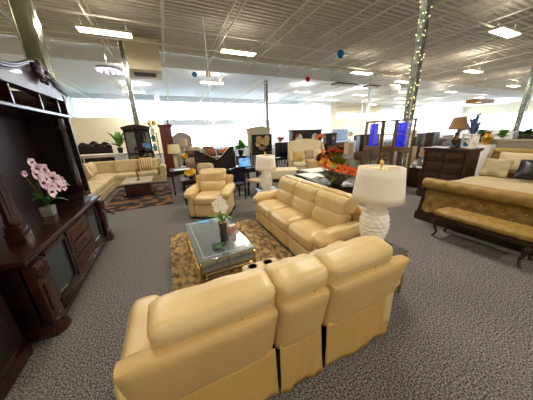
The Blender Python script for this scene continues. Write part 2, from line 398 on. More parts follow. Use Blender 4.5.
b = MB(); b.box((0, 0, .405), (2 * hx_, 2 * hy_, .03), .006, seg=1); b.build('mirror_top', mat('bright_mirror', '#bcc8ce', .08, .75), t)
for sx in (-1, 1):
    for k in (-1, 0, 1): b = MB(); b.box((sx * (hx_ - .012), k * 2 * hy_ / 3, .335), (.014, 2 * hy_ / 3 - .012, .10), .004, seg=1); b.build('side_mirror', mat('bright_mirror', '#bcc8ce', .08, .75), t)
for sy in (-1, 1):
    for k in (-.5, .5): b = MB(); b.box((k * hx_ * .98, sy * (hy_ - .012), .335), (hx_ * .95, .014, .13), .004, seg=1); b.build('side_mirror', mat('bright_mirror', '#bcc8ce', .08, .75), t)
b = MB(); b.box((0, 0, .20), (2 * hx_ - .12, 2 * hy_ - .12, .16), .004, seg=1); b.build('inner_mirror_box', MIRROR, t)
for z in (.02, .14, .265):
    b = MB()
    for s_ in (-1, 1):
        b.box((s_ * (hx_ - .01), 0, z), (.02, 2 * hy_, .02)); b.box((0, s_ * (hy_ - .01), z), (2 * hx_, .02, .02))
    b.build('gold_rail', GOLD, t, 'gold rail round the table base')
for sx in (-1, 1):
    for sy in (-1, 1): b = MB(); b.box((sx * (hx_ - .01), sy * (hy_ - .01), .19), (.022, .022, .38)); b.build('corner_post', GOLD, t)
b = MB()
for sx in (-1, 1): b.box((sx * (hx_ - .07), 0, .4212), (.004, 2 * hy_ - .14, .0015))
for sy in (-1, 1): b.box((0, sy * (hy_ - .07), .4212), (2 * hx_ - .14, .004, .0015))
b.build('bevel_line', WHITE, t)
ZT = .4555
def leaf(mb, base, tip, w_, up=0.05, n=8):
    base, tip = Vector(base), Vector(tip); d = tip - base; s_ = d.cross(Vector((0, 0, 1)))
    s_ = s_.normalized() if s_.length > 1e-4 else Vector((1, 0, 0))
    def f(u, v):
        p = base + d * u + Vector((0, 0, up * math.sin(math.pi * u)))
        ww = w_ * math.sin(math.pi * min(1, u * .93 + .05)) ** .7
        return p + s_ * ww * (v - .5) * 2 + Vector((0, 0, .25 * ww * abs(v - .5) * 2))
    mb.grid(f, n, 2)
def bloom(mb, c, r, n=5, nrm=(0, -1, .2), w_=.5, cup=.15):
    """petals round a centre facing nrm"""
    nrm = Vector(nrm).normalized(); a = nrm.orthogonal().normalized(); b_ = nrm.cross(a); c = Vector(c)
    for k in range(n):
        th = 2 * math.pi * k / n; d = a * math.cos(th) + b_ * math.sin(th); s_ = nrm.cross(d)
        mb.grid(lambda u, v: c + d * r * u + s_ * (v - .5) * 2 * r * w_ * math.sin(math.pi * min(1, .12 + u * .82)) + nrm * (cup * r * u * u * 1.5 - .05 * r * abs(v - .5)), 4, 2)
V3 = Vector
t = thing('white_orchid', 'white orchid in a dark brown vase on the mirrored coffee table', 'potted orchid', (0.50, 2.50, ZT))
b = MB(); b.lathe([(.050, 0), (.056, .02), (.050, .10), (.047, .16), (.055, .24), (.060, .27), (.052, .275), (.048, .25), (0, .24)], seg=20); b.build('vase', mat('dark_brown_glaze', '#2a1d1a', .25, col2='#4a362c', scale=30), t)
b = MB(); b.sph((0, 0, .262), .048, (1, 1, .4)); b.build('moss', mat('straw_moss', '#b98a2e', .9, bump=.8, bscale=90), t)
b = MB()
for a_, l_, h_ in ((.3, .17, .16), (1.6, .14, .20), (2.8, .19, .12), (4.0, .15, .22), (5.2, .18, .14)): leaf(b, (0, 0, .26), (l_ * math.cos(a_), l_ * math.sin(a_), .26 + h_ * .7), .026, .05)
b.build('leaves', GREEN, t)
b = MB(); b.tube([(0, 0, .26), (.0, .02, .40), (-.01, .03, .50), (-.03, 0, .56)], .004, 6); b.build('stem', GREEN, t)
for i, (x, y, z) in enumerate([(-.03, -.02, .55), (.03, 0, .53), (-.07, .01, .52), (.0, -.03, .48), (.05, -.01, .47), (-.06, -.02, .46), (-.01, .02, .585), (.02, -.02, .43)]):
    b = MB(); bloom(b, (x, y, z), .042, 5, (-.2 + .1 * i % .3, -1, .5), .55); b.sph((x, y - .008, z), .009); b.build('flower', WPET, t)
t = thing('sample_box', 'small pink patterned box standing beside the white orchid', 'box', (0.66, 2.68, ZT), R(10))
b = MB(); b.box((0, 0, .06), (.10, .07, .12), .004, seg=1); b.build('carton', mat('pink_print', '#a4645c', .5, col2='#e0b9ae', scale=18), t)
b = MB(); b.box((0, 0, .122), (.098, .068, .004)); b.build('lid', mat('cream_card', '#e9d8c0', .6), t)
b = MB(); leaf(b, (0, 0, .004), (.19, .07, .012), .034, .02); leaf(b, (.0, 0, .004), (.13, -.07, .012), .03, .02); leaf(b, (.02, 0, .004), (.05, .15, .012), .028, .02)
tag(b.build('green_leaf_spray', DGREEN), 'dark green leaf spray lying near the front edge of the mirrored table', 'leaves', loc=(0.32, 2.36, ZT))
b = MB(); b.box((0, 0, .004), (.16, .10, .008), .002, seg=1); tag(b.build('price_card', mat('blue_card', '#4fb2e0', .4)), 'pale blue card lying on the far corner of the mirrored table', 'card', loc=(.36, 3.30, ZT))

# ------------------------------------------------------------------ end tables and lamps
def textured_lamp(name, label, loc, s=1.0):
    t = thing(name, label, 'table lamp', loc); t.scale = (s, s, s)
    prof = [(.065, 0), (.07, .01), (.07, .03), (.05, .04)]
    for i in range(31):
        u = i / 30; r = .06 + .075 * math.sin(math.pi * (u * .86 + .10)) ** .9
        prof.append((r, .04 + .42 * u))
    b = MB(); b.lathe(prof, seg=48, fn=lambda r, z, a: r + (0.016 * abs(math.sin(a * 6 + (int(z / .045) % 2) * math.pi / 2)) * math.sin(math.pi * ((z / .045) % 1)) if .04 < z < .46 else 0))
    b.build('ceramic_body', CERAMIC, t)
    b = MB(); b.tube([(0, 0, .46), (0, 0, .86)], .006, 8); b.lathe([(.018, .46), (.018, .50), (.01, .51)], seg=12); b.build('rod', GOLD, t)
    def sh(u, v):
        a = 2 * math.pi * u; r = .245 - .035 * v; return Vector((r * math.cos(a), r * math.sin(a), .50 + .33 * v))
    b = MB(); b.grid(sh, 48, 4); o = b.build('lamp_shade', SHADE, t); so = o.modifiers.new('s', 'SOLIDIFY'); so.thickness = .004
    b = MB(); [b.tube([(0, 0, .825), (.208 * math.cos(a), .208 * math.sin(a), .825)], .003, 5) for a in (0, 2.09, 4.19)]; b.build('shade_ring', GOLD, t)
    b = MB(); b.lathe([(.006, .84), (.016, .86), (.020, .88), (.012, .895), (.004, .91), (0, .912)], seg=12); b.build('finial', GOLD, t)
    return t
def mirror_table(name, label, loc, w_, d_, h):
    t = thing(name, label, 'end table', loc)
    b = MB(); b.box((0, 0, h - .015), (w_, d_, .03), .005, seg=1); b.build('table_top', MIRROR, t)
    b = MB(); b.box((0, 0, h - .10), (w_ - .04, d_ - .04, .14)); b.build('apron', MIRROR, t)
    for sx in (-1, 1):
        for sy in (-1, 1): b = MB(); b.box((sx * (w_ / 2 - .02), sy * (d_ / 2 - .02), h / 2 - .02), (.025, .025, h - .04)); b.build('leg', GOLD, t, 'gold table leg')
    b = MB(); b.box((0, 0, .09), (w_ - .04, d_ - .04, .02)); b.build('shelf', MIRROR, t)
    return t
mirror_table('mirrored_end_table', 'small mirrored end table with gold legs between the loveseat and the sofa', (1.95, 1.42, 0), .46, .46, .54)
textured_lamp('scalloped_lamp', 'large white lamp with scalloped body and drum shade behind the loveseat', (1.98, 1.50, .54), 1.05)
mirror_table('mirrored_end_table', 'mirrored end table at the far end of the three seat sofa', (1.98, 4.32, 0), .5, .5, .54)
textured_lamp('scalloped_lamp', 'white scalloped table lamp standing past the far arm of the three seat sofa', (1.92, 4.28, .54), .95)

# ------------------------------------------------------------------ entertainment wall unit
t = thing('entertainment_center', 'tall dark mahogany entertainment wall unit with arched carved crown', 'entertainment center', (-1.6, 3.4, 0))
Y0, Y1 = -1.15, 1.08      # base front run (local y), front face at x = .35
def run(mb, prof, y0, y1): mb.prism(prof, 'y', y0, y1)
def moulding(name, x, z, y0, y1, steps, mt=MAHOG, back=-.3):
    b = MB()
    for dx, z0, z1 in steps: b.box(((x + dx + back) / 2, (y0 + y1) / 2, z + (z0 + z1) / 2), (x + dx - back, y1 - y0 + 2 * dx, z1 - z0), .006)
    return b.build(name, mt, t)
moulding('plinth', .35, .05, Y0, Y1, [(.045, 0, .06), (.03, .06, .085), (.012, .085, .11)])
b = MB(); b.box((.02, (Y0 + Y1) / 2, .45), (.62, Y1 - Y0 - .02, .62)); b.build('base_cabinet', MAHOG_D, t)
moulding('counter', .35, .765, Y0, Y1, [(.012, 0, .015), (.03, .015, .035), (.05, .035, .065), (.04, .065, .08)])
def framed_door(y0, y1, z0, z1, glass):
    b = MB(); w_ = .055
    for (a, c, e, f_) in ((y0, y0 + w_, z0, z1), (y1 - w_, y1, z0, z1), (y0, y1, z0, z0 + w_), (y0, y1, z1 - w_, z1)): b.box((.355, (a + c) / 2, (e + f_) / 2), (.03, c - a, f_ - e), .006)
    o = b.build('door', MAHOG, t)
    b = MB(); b.box((.345, (y0 + y1) / 2, (z0 + z1) / 2), (.006, y1 - y0 - .09, z1 - z0 - .09)); b.build('glass_panel', mat('smoked_glass', '#2b3a3c', .08, spec=.9), o, 'smoky green glass door panel')
    b = MB(); b.sph((.385, y1 - .025, (z0 + z1) / 2), .013); b.build('knob', BRASS, o)
framed_door(-.90, -.36, .17, .76, 1); framed_door(.36, .86, .17, .76, 1)
for k in range(3):
    z0 = .175 + k * .198
    b = MB(); b.box((.36, 0, z0 + .09), (.035, .66, .18), .008); b.box((.378, 0, z0 + .09), (.012, .56, .11), .004); o = b.build('drawer', mat('drawer_mahogany', '#2c1410', .35, col2='#452218', scale=6, stretch=(1, 1, 6)), t)
    b = MB(); b.tube([(.385, -.05, z0 + .10), (.41, -.045, z0 + .085), (.415, 0, z0 + .072), (.41, .045, z0 + .085), (.385, .05, z0 + .10)], .006, 6); b.sph((.387, -.05, z0 + .1), .013); b.sph((.387, .05, z0 + .1), .013); b.build('drawer_pull', BRASS, o)
for y in (-.345, .345): b = MB(); b.box((.362, y, .465), (.03, .03, .60), .006); b.build('stile', MAHOG, t)
def pilaster(y, big=False):
    b = MB(); b.box((.345, y, .45), (.11, .20, .62), .02); b.box((.405, y, .40), (.016, .12, .30), .006); b.lathe([(.10, 0), (.115, .03), (.10, .09), (.09, .12)], (.345, y, .0), 20)
    b.lathe([(.085, 0), (.10, .03), (.085, .06)], (.345, y, .12), 20)
    o = b.build('corner_pilaster', mat('pilaster_mahogany', '#200c0a', .3, col2='#3a1812', scale=8, coat=.3), t)
    b = MB()
    for k in range(5): b.sph((.405, y - .07 + .035 * k, .70), .03, (.7, .55, 1.9), 10, 8); b.tube([(.41, y - .07 + .035 * k, .66), (.42, y - .07 + .035 * k, .60)], [.016, .004], 6)
    b.build('acanthus_carving', CARVE, o)
pilaster(Y0 + .11); pilaster(Y1 - .03)
# near recessed wing
b = MB(); b.box((-.02, -1.75, .45), (.50, 1.0, .66)); b.box((.24, -1.72, .47), (.02, .74, .46), .008); b.build('side_wing', MAHOG_D, t)
b = MB(); b.box((-.04, -1.75, .06), (.60, 1.0, .12), .01); b.box((-.04, -1.75, .14), (.56, 1.0, .05), .012); b.build('wing_plinth', MAHOG, t); b = MB(); b.box((-.03, -1.75, .81), (.56, 1.0, .07), .015); b.build('wing_counter', MAHOG, t)
# hutch
b = MB(); b.box((-.28, -.46, 1.62), (.04, 3.5, 1.56)); b.build('back_panel', MAHOG_D, t)  # darker wood puts the shade inside the hutch into the colour
for y in (1.27,): b = MB(); b.box((-.02, y, 1.62), (.50, .05, 1.56)); b.build('side_panel', MAHOG_D, t)
b = MB(); b.box((-.02, 1.1, .88), (.5, .38, .07), .015); b.build('side_ledge', MAHOG, t)
def column(y, x=.17):
    b = MB(); b.box((x, y, .90), (.14, .14, .12), .012); b.box((x, y, .99), (.12, .12, .06), .015)
    b.lathe([(.055, 1.02), (.062, 1.06), (.05, 1.10), (.048, 1.5), (.044, 1.9), (.052, 1.95), (.06, 2.0), (.06, 2.1)], (x, y, 0), 24, fn=lambda r, z, a: r + (.004 * math.cos(a * 12) if 1.1 <= z <= 1.9 else 0))
    o = b.build('hutch_column', MAHOG, t)
    b = MB(); [b.sph((x + .05 * math.cos(a_), y + .05 * math.sin(a_), 1.97), .02, (.8, .8, 1.8), 8, 6) for a_ in [k * .785 for k in range(8)]]; b.build('capital_carving', CARVE, o)
column(-.70); column(1.20, .12)
b = MB(); b.box((0, .22, 2.135), (.50, 2.14, .035), .008); b.build('cubby_shelf', MAHOG, t)
b = MB(); b.box((-.26, .22, 2.26), (.04, 2.1, .24)); b.build('cubby_back', MAHOG_D, t)
for y in (-.62, -.1, .52, 1.04): b = MB(); b.box((0, y, 2.26), (.44, .03, .23), .004); b.build('cubby_divider', MAHOG, t)
for y in (-.92, 1.3): b = MB(); b.box((.02, y, 2.28), (.46, .14, .34), .01); b.build('cornice_block', MAHOG, t)
# arched crown: outline (y, z)
def arch(y):   # y local, crest at .42
    u = abs(y - .56); return 2.47 + .21 * math.exp(-(u / .48) ** 2)
ys = [-1.0 + 2.42 * i / 44 for i in range(45)]
poly = [(y, arch(y)) for y in ys] + [(1.42, 2.36), (-1.0, 2.36)]
b = MB(); b.prism(poly, 'x', .10, .24); b.build('crown_fascia', mat('sheen_mahogany', '#57484e', .35, coat=1.0, spec=.9), t)  # base colour lightened to carry the bluish sheen of reflected daylight
for k, (dx, dz, r_) in enumerate([(.26, .012, .020), (.275, .035, .014), (.25, -.015, .012)]):
    b = MB(); b.tube([(dx, y, arch(y) + dz) for y in ys], r_, 10); b.build('crown_moulding', MAHOG, t)
b = MB()
for i, y in enumerate(ys[::1]): b.sph((.268, y, arch(y) + .0), .010, (1, 1, 1), 6, 5)
b.build('bead_moulding', CARVE, t)
cy0 = .56
b = MB(); b.sph((.27, cy0, 2.64), .075, (.6, 1.1, 1.1)); b.sph((.29, cy0, 2.72), .04, (.7, 1, 1.0))
for s_ in (-1, 1):
    b.tube([(.29, cy0, 2.58), (.30, cy0 + s_ * .09, 2.55), (.29, cy0 + s_ * .16, 2.60), (.28, cy0 + s_ * .15, 2.67), (.28, cy0 + s_ * .09, 2.66)], [.03, .034, .03, .022, .01], 8)
    b.tube([(.29, cy0, 2.54), (.30, cy0 + s_ * .06, 2.49), (.28, cy0 + s_ * .12, 2.52)], [.026, .022, .008], 8)
b.build('crest_carving', mat('dark_carving', '#1a0b0a', .3, col2='#3a1a14', scale=30, bump=.6), t)
# orchid
t = thing('pink_orchid', 'pink and white orchid in a grey stone pot on the dark wall unit counter', 'potted orchid', (-1.52, 3.54, .846))
b = MB(); b.box((0, 0, .065), (.13, .13, .13), .015, taper=.86); b.build('stone_pot', GREYP, t)
b = MB(); b.sph((0, 0, .13), .055, (1, 1, .3)); b.build('moss', DGREEN, t)
b = MB()
for a_, l_, h_ in ((.2, .22, .03), (1.4, .26, .05), (-.9, .16, .12), (2.6, .16, .16), (-1.8, .16, .12), (.8, .15, .2)): leaf(b, (0, 0, .13), (l_ * math.cos(a_), l_ * math.sin(a_), .13 + h_), .035, .06)
b.build('leaves', mat('orchid_leaf', '#2f5a2a', .4, col2='#4c7d3c', scale=8), t)
sp = [(0, 0, .13), (-.0, -.02, .34), (.0, -.03, .52), (.02, .02, .60), (.05, .16, .56), (.08, .32, .46), (.10, .46, .36)]
b = MB(); b.tube(sp, .005, 6); b.tube([(0, 0, .13), (-.01, -.10, .40), (-.01, -.2, .56), (-.01, -.28, .60)], .004, 6); b.build('stem', GREEN, t)
for i, (x, y, z, r_) in enumerate([(.03, -.02, .60, .07), (.05, .08, .58, .075), (.06, .02, .47, .08), (.07, -.08, .44, .08), (.08, .14, .46, .085), (.08, .06, .36, .08), (.1, .22, .42, .07), (.09, .20, .33, .065),
        (.1, .32, .40, .05), (.11, .30, .30, .05), (.05, -.12, .55, .06), (.11, .40, .34, .035), (.02, -.05, .69, .05), (.0, -.22, .58, .035), (.1, -.03, .31, .07)]):
    b = MB(); bloom(b, (x, y, z), r_ * 1.12, 5, (1, -.35 + .1 * (i % 4), .1), .58); o = b.build('flower', PINKW, t)
    b = MB(); b.sph((x + .014, y - .004, z), r_ * .24); b.build('flower_lip', MAUVE, o)
for i, y in enumerate((.44, .48, .52)): b = MB(); b.sph((.10, y, .345 - .03 * i), .013); b.build('bud', GREEN, t)
# folded black tripod easel beside it
t = thing('tripod_stand', 'low black tripod with splayed legs standing behind the end of the dark wall unit', 'stand', (-1.72, 5.45, 0)); t.scale = (1.5, 1.5, .8)
for i, a_ in enumerate((-.9, 1.1, 3.2)): b = MB(); b.tube([(0, 0, .74), (.42 * math.cos(a_), .42 * math.sin(a_), .01)], .012, 6); b.build('leg', BLACKM, t)
b = MB(); b.tube([(0, 0, .30), (0, 0, .80)], .012, 8); b.sph((0, 0, .74), .03); b.build('pole', BLACKM, t)
for i, a_ in enumerate((-.9, 1.1, 3.2)): b = MB(); b.tube([(0, 0, .34), (.23 * math.cos(a_), .23 * math.sin(a_), .34)], .006, 5); b.build('brace', BLACKM, t)

# ------------------------------------------------------------------ flowers on the console behind the sofa
t = thing('console_table', 'black console table with pale runner behind the three seat sofa', 'console table', (3.15, 3.85, 0), R(-8))
b = MB(); b.box((0, 0, .72), (.62, 1.75, .05), .008); b.build('table_top', ESPR, t)
b = MB(); b.box((0, 0, .58), (.56, 1.68, .20), .006); b.build('apron', ESPR, t)
for sx in (-1, 1):
    for sy in (-1, 1): b = MB(); b.box((sx * .24, sy * .80, .27), (.07, .07, .54), .006, taper=.7); b.build('leg', ESPR, t)
b = MB(); b.box((-.02, .45, .751), (.46, .60, .012), .004); tag(b.build('white_runner', mat('white_cloth', '#e9e4d8', .9)), 'folded white cloth lying on the black console table behind the sofa', 'cloth', loc=(3.19, 3.85, 0))
t = thing('flower_arrangement', 'orange gerbera and burgundy flower arrangement in a grey bowl behind the sofa', 'flower arrangement', (3.08, 3.32, .745)); t.scale = (1.3, 1.3, 1.3)
b = MB(); b.lathe([(.07, 0), (.09, .02), (.17, .09), (.21, .15), (.205, .16), (.16, .10), (0, .08)], seg=24, fn=lambda r, z, a: r * (1 + .04 * math.cos(a * 8))); b.build('bowl', GREYP, t)
rr = random.Random(11)
b = MB()
for i in range(150):
    a_ = rr.uniform(0, 6.28); e_ = rr.uniform(-.15, 1.5); L_ = rr.uniform(.18, .36)
    p = Vector((math.cos(a_) * math.cos(e_) * L_ * 1.15, math.sin(a_) * math.cos(e_) * L_ * 1.15, .14 + math.sin(e_) * L_)); q = p * .62 + Vector((0, 0, .05))
    leaf(b, q, p, rr.uniform(.018, .036), .02, 5)
o = b.build('foliage', mat('mixed_foliage', '#3d4a16', .6, col2='#8a8a2e', scale=14), t)
b = MB()
for i in range(26):
    a_ = rr.uniform(0, 6.28); e_ = rr.uniform(.1, 1.4); p = Vector((math.cos(a_) * math.cos(e_) * .34, math.sin(a_) * math.cos(e_) * .34, .14 + math.sin(e_) * .36)); b.tube([(0, 0, .1), p], .003, 4)
b.build('stems', DGREEN, t)
pl = []
for i in range(96):
    a_ = i * 2.399; e_ = -.25 + 1.7 * ((i * .618) % 1); L_ = .26 + .14 * ((i * .37) % 1)
    pl.append((Vector((math.cos(a_) * math.cos(e_) * L_, math.sin(a_) * math.cos(e_) * L_, .18 + math.sin(e_) * L_ * .95)), i))
for p, i in pl:
    nrm = (p - Vector((0, 0, .12))).normalized(); b = MB(); k = i % 5
    if k == 0 or i % 10 == 2: bloom(b, p, .072, 13, nrm, .20, .1); bloom(b, p + nrm * .01, .048, 11, nrm, .2, .3); m_ = ORANGE
    elif k == 1: bloom(b, p, .05, 7, nrm, .5, .7); bloom(b, p, .03, 5, nrm, .5, .9); m_ = BURG
    elif k == 3: bloom(b, p, .045, 6, nrm, .5, .6); b.sph(p, .018); m_ = RED if i % 2 else mat('peach_petals', '#e8b98c', .6)
    else: bloom(b, p * 1.04, .04, 6, nrm, .5, .5); m_ = YEL if i % 2 else mat('lime_petals', '#9aa33a', .6)
    o = b.build('flower', m_, t)
    if k == 0 or i % 10 == 2: b = MB(); b.sph(p + nrm * .012, .014); b.build('flower_centre', BURG, o)

# ------------------------------------------------------------------ tufted sleigh bed, bench, dresser
def tufted(mb, fn, u0, u1, v0, v1, nu, nv, depth, cols, rows):
    """surface fn(u,v)->(point, normal) with a diamond grid of dimples"""
    def g(u, v):
        p, n = fn(u, v); a = u * cols; c = v * rows; d = 9
        for (oa, oc) in ((0, 0), (.5, .5)):
            da = (a - oa) - round(a - oa); dc = (c - oc) - round(c - oc); d = min(d, da * da + dc * dc)
        f = min(1, math.sqrt(d) * 2.0); return p + n * (depth * (math.sin(f * math.pi / 2) - .6))
    mb.grid(g, nu, nv)
def buttons(mb, fn, cols, rows, r):
    for i in range(cols * 2 + 1):
        for j in range(rows * 2 + 1):
            if (i + j) % 2 == 0 and 0 < j < rows * 2 and 0 < i < cols * 2:
                p, n = fn(i / 2 / cols, j / 2 / rows); mb.sph(p, r, u=6, v=5)
BTN = mat('tuft_button', '#c2a468', .5)
t = thing('sleigh_bed', 'tan tufted sleigh bed with rolled footboard and dark wood base', 'bed', (5.6, 1.32, 0))
yb0, yb1 = -1.15, 1.08
b = MB(); b.box((-1.02, 0, .09), (.20, yb1 - yb0 + .12, .16), .02); b.box((-1.04, 0, .19), (.14, yb1 - yb0 + .06, .05), .012); b.build('foot_plinth', WALNUT, t)
for y in (yb0, yb1): b = MB(); b.box((.1, y, .17), (2.2, .06, .22), .012); b.build('side_rail', WALNUT, t)
def footprof(v):   # x,z of the outer face from the bottom up then rolling outward
    if v < .62: z = .20 + v / .62 * .46; return Vector((-1.10 + .05 * math.sin(v / .62 * 2.6), 0, z)), Vector((-1, 0, 0.1))
    a = (v - .62) / .38 * R(255) - R(60); c = Vector((-1.11, 0, .775)); return c + .10 * Vector((-math.cos(a), 0, math.sin(a))), Vector((-math.cos(a), 0, math.sin(a)))
def foot_fn(u, v): p, n = footprof(v * .62); return Vector((p.x, yb0 + (yb1 - yb0) * u, p.z)), n.normalized()
b = MB(); tufted(b, foot_fn, 0, 1, 0, 1, 200, 48, .042, 9, 2.0); b.build('footboard_tufting', TAN, t)
b = MB(); buttons(b, foot_fn, 9, 2, .017); o = b.build('tuft_buttons', BTN, t); o['kind'] = 'stuff'
def roll_fn(u, v):
    a = R(-60) + v * R(300); n = Vector((-math.cos(a), 0, math.sin(a))); return Vector((-1.10, yb0 - .01 + (yb1 - yb0 + .02) * u, .77)) + n * .10, n
b = MB(); tufted(b, roll_fn, 0, 1, 0, 1, 150, 30, .016, 9, 2.4); b.sph((-1.10, yb1 + .01, .77), .10, (1, .25, 1)); b.sph((-1.10, yb0 - .01, .77), .10, (1, .25, 1)); b.build('footboard_roll', TAN, t)
b = MB(); b.box((-.99, 0, .50), (.10, yb1 - yb0, .62), .02); b.build('footboard_back', TAN, t)
b = MB(); b.prism([(-1.12, .18), (-.95, .18), (-.95, .72), (-1.05, .80), (-1.12, .66), (-1.07, .45)], 'y', yb1, yb1 + .05); b.build('end_cap', WALNUT, t)
b = MB(); b.puff((.13, 0, .52), (2.15, yb1 - yb0 - .08, .34), .08, (0, 0, .03), 10); b.build('mattress', BEIGE, t)
b = MB(); b.puff((.02, 0, .645), (1.75, yb1 - yb0 + .0, .14), .05, (0, 0, .03), 16, fn=lambda p, u: Vector((p.x, p.y, p.z + .012 * math.sin(u.x * 7 + u.y * 4) + .008 * math.sin(u.y * 11)))); b.build('bedspread', mat('bedspread_cloth', '#b7a680', .8, bump=.2, bscale=60), t)
def head_fn(u, v):
    z = .35 + .85 * v; x = 1.23 + .10 * math.sin(v * 1.6); return Vector((x, yb0 + (yb1 - yb0) * u, z)), Vector((-1, 0, .1)).normalized()
b = MB(); tufted(b, head_fn, 0, 1, 0, 1, 120, 50, .028, 8, 3); b.build('headboard_tufting', TAN, t)
b = MB(); b.box((1.42, 0, .72), (.16, yb1 - yb0, 1.05), .03); b.tube([(1.40, yb0, 1.22), (1.40, yb1, 1.22)], .085, 14); b.build('headboard_back', TAN, t)
for y in (yb1 + .03, yb0 - .03): b = MB(); b.prism([(1.0, .30), (1.5, .30), (1.52, 1.22), (1.36, 1.30), (1.26, 1.14), (1.20, .80)], 'y', y - .04, y + .04, .015); b.build('headboard_wing', mat('grey_tan_wing', '#8f805c', .6), t)
def cushion(name, label, loc, rot, size, m_, grp=None, extra=None):
    b = MB(); b.puff((0, 0, 0), size, min(size) * .35, (0, 0, size[2] * .25), 10, fn=lambda p, u: Vector((p.x * (1 - .07 * (1 - u.y ** 2)), p.y * (1 - .07 * (1 - u.x ** 2)), p.z * (1 - .5 * max(abs(u.x), abs(u.y)) ** 4))))
    o = b.build(name, m_); o.location = loc; o.rotation_euler = rot; o['label'] = label; o['category'] = 'pillow'
    if grp: o['group'] = grp
    return o
cushion('throw_pillow', 'cream square pillow with a round motif propped on the tan sleigh bed', (6.36, 2.10, .93), (0, R(-62), 0), (.42, .46, .13), mat('cream_motif', '#cbbd9b', .9, col2='#a8987a', scale=5, kind='voronoi', lo=.1, hi=.5))
cushion('throw_pillow', 'long pale pillow behind the cream motif pillow on the bed', (6.72, 1.92, 1.02), (0, R(-72), 0), (.46, .62, .11), BEIGE)
cushion('throw_pillow', 'black satin pillow beside the cream motif pillow on the bed', (6.30, 1.48, .96), (0, R(-60), R(6)), (.42, .58, .14), mat('black_satin', '#17181c', .35))
cushion('throw_pillow', 'plain beige pillow leaning at the window side of the bed by the black pillow', (6.55, .92, .93), (0, R(-62), 0), (.42, .52, .13), BEIGE)
# bench
t = thing('tufted_bench', 'tan tufted leather bench with carved cabriole legs in front of the footboard', 'bench', (4.14, 1.33, 0))
bl = 1.14
def bench_fn(u, v): a = (v - .5) * 2; return Vector((a * .20, -bl / 2 + bl * u, .455 + .035 * (1 - a ** 4) * (1 - (2 * u - 1) ** 8))), Vector((a * .2, 0, 1)).normalized()
b = MB(); b.puff((0, 0, .42), (.42, bl, .09), .04, (.006, .004, .01), 12); b.build('seat_pad', TAN, t)
b = MB(); tufted(b, bench_fn, 0, 1, 0, 1, 90, 16, .012, 9, 1.0); b.build('seat_tufting', TAN, t)
b = MB(); b.box((0, 0, .35), (.39, bl - .04, .05), .012); b.box((0, 0, .315), (.37, bl - .07, .02), .006); b.build('rail', WALNUT, t)
for sx in (-1, 1):
    for sy in (-1, 1):
        b = MB(); x_, y_ = sx * .16, sy * (bl / 2 - .07)
        b.tube([(x_, y_, .35), (x_ + sx * .03, y_ + sy * .03, .28), (x_ + sx * .015, y_ + sy * .015, .18), (x_ - sx * .01, y_ - sy * .01, .09), (x_ + sx * .01, y_ + sy * .01, .03), (x_ + sx * .035, y_ + sy * .035, .012)], [.032, .036, .024, .017, .02, .014], 10); b.build('leg', WALNUT, t)
# dresser
t = thing('tall_dresser', 'dark walnut chest of drawers with a bronze lamp on top beside the bed', 'dresser', (6.42, 2.99, 0))
b = MB(); b.box((0, 0, .70), (.50, .92, 1.12), .01); b.build('body', WALNUT, t)
b = MB(); b.box((-.01, 0, 1.285), (.58, 1.0, .05), .012); b.box((-.01, 0, 1.25), (.54, .97, .03), .008); b.build('dresser_top', WALNUT, t)
b = MB(); b.box((-.01, 0, .10), (.56, .98, .12), .015); b.build('base_moulding', WALNUT, t)
for sy in (-1, 1): b = MB(); b.lathe([(.03, 0), (.05, .02), (.05, .04)], (-.22, sy * .44, 0), 14); b.build('foot', WALNUT, t)
for sy in (-1, 1): b = MB(); b.lathe([(.035, .16), (.045, .2), (.03, .26), (.035, .7), (.03, 1.14), (.045, 1.2), (.035, 1.235)], (-.25, sy * .44, 0), 14); b.build('turned_post', WALNUT, t)
for k in range(4):
    z0 = .18 + k * .27
    for sy in ((-1, 1) if k >= 1 else (0,)):
        w_ = .39 if sy else .80
        b = MB(); b.box((-.26, sy * .203, z0 + .12), (.03, w_, .24), .008); b.box((-.277, sy * .203, z0 + .12), (.012, w_ - .08, .17), .004); o = b.build('drawer', mat('walnut_front', '#2b1a10', .35, col2='#402817', scale=5, stretch=(1, 8, 1)), t)
        for h_ in ((-.11, .11) if w_ < .5 else (-.25, .25)): b = MB(); b.sph((-.295, sy * .203 + h_, z0 + .12), .016); b.build('knob', BRASS, o)
# bronze lamp
t = thing('bronze_lamp', 'bronze urn table lamp with flared brown shade on the tall dresser', 'table lamp', (6.40, 2.96, 1.31))
b = MB(); b.box((0, 0, .015), (.13, .13, .03), .008); b.lathe([(.03, .03), (.02, .06), (.045, .10), (.075, .17), (.07, .22), (.03, .27), (.02, .30), (.035, .33), (.012, .37), (.01, .42)], seg=20); b.build('urn_base', mat('bronze', '#6c4a2a', .35, .7), t)
for s_ in (-1, 1): b = MB(); b.tube([(0, s_ * .03, .33), (0, s_ * .09, .38), (0, s_ * .05, .42), (0, s_ * .02, .38)], .006, 6); b.build('scroll_arm', BRASS, t)
def shp(u, v): a = u * 2 * math.pi; r = .21 - .085 * v ** .6; k = 1 + .05 * math.cos(4 * a); return Vector((r * k * math.cos(a), r * k * math.sin(a), .42 + .29 * v))
b = MB(); b.grid(shp, 32, 6); o = b.build('lamp_shade', mat('brown_shade', '#8a6840', .8), t); o.modifiers.new('s', 'SOLIDIFY').thickness = .004
b = MB(); b.lathe([(.01, .71), (.012, .74), (.004, .77), (0, .775)], seg=10); b.build('finial', BRASS, t)
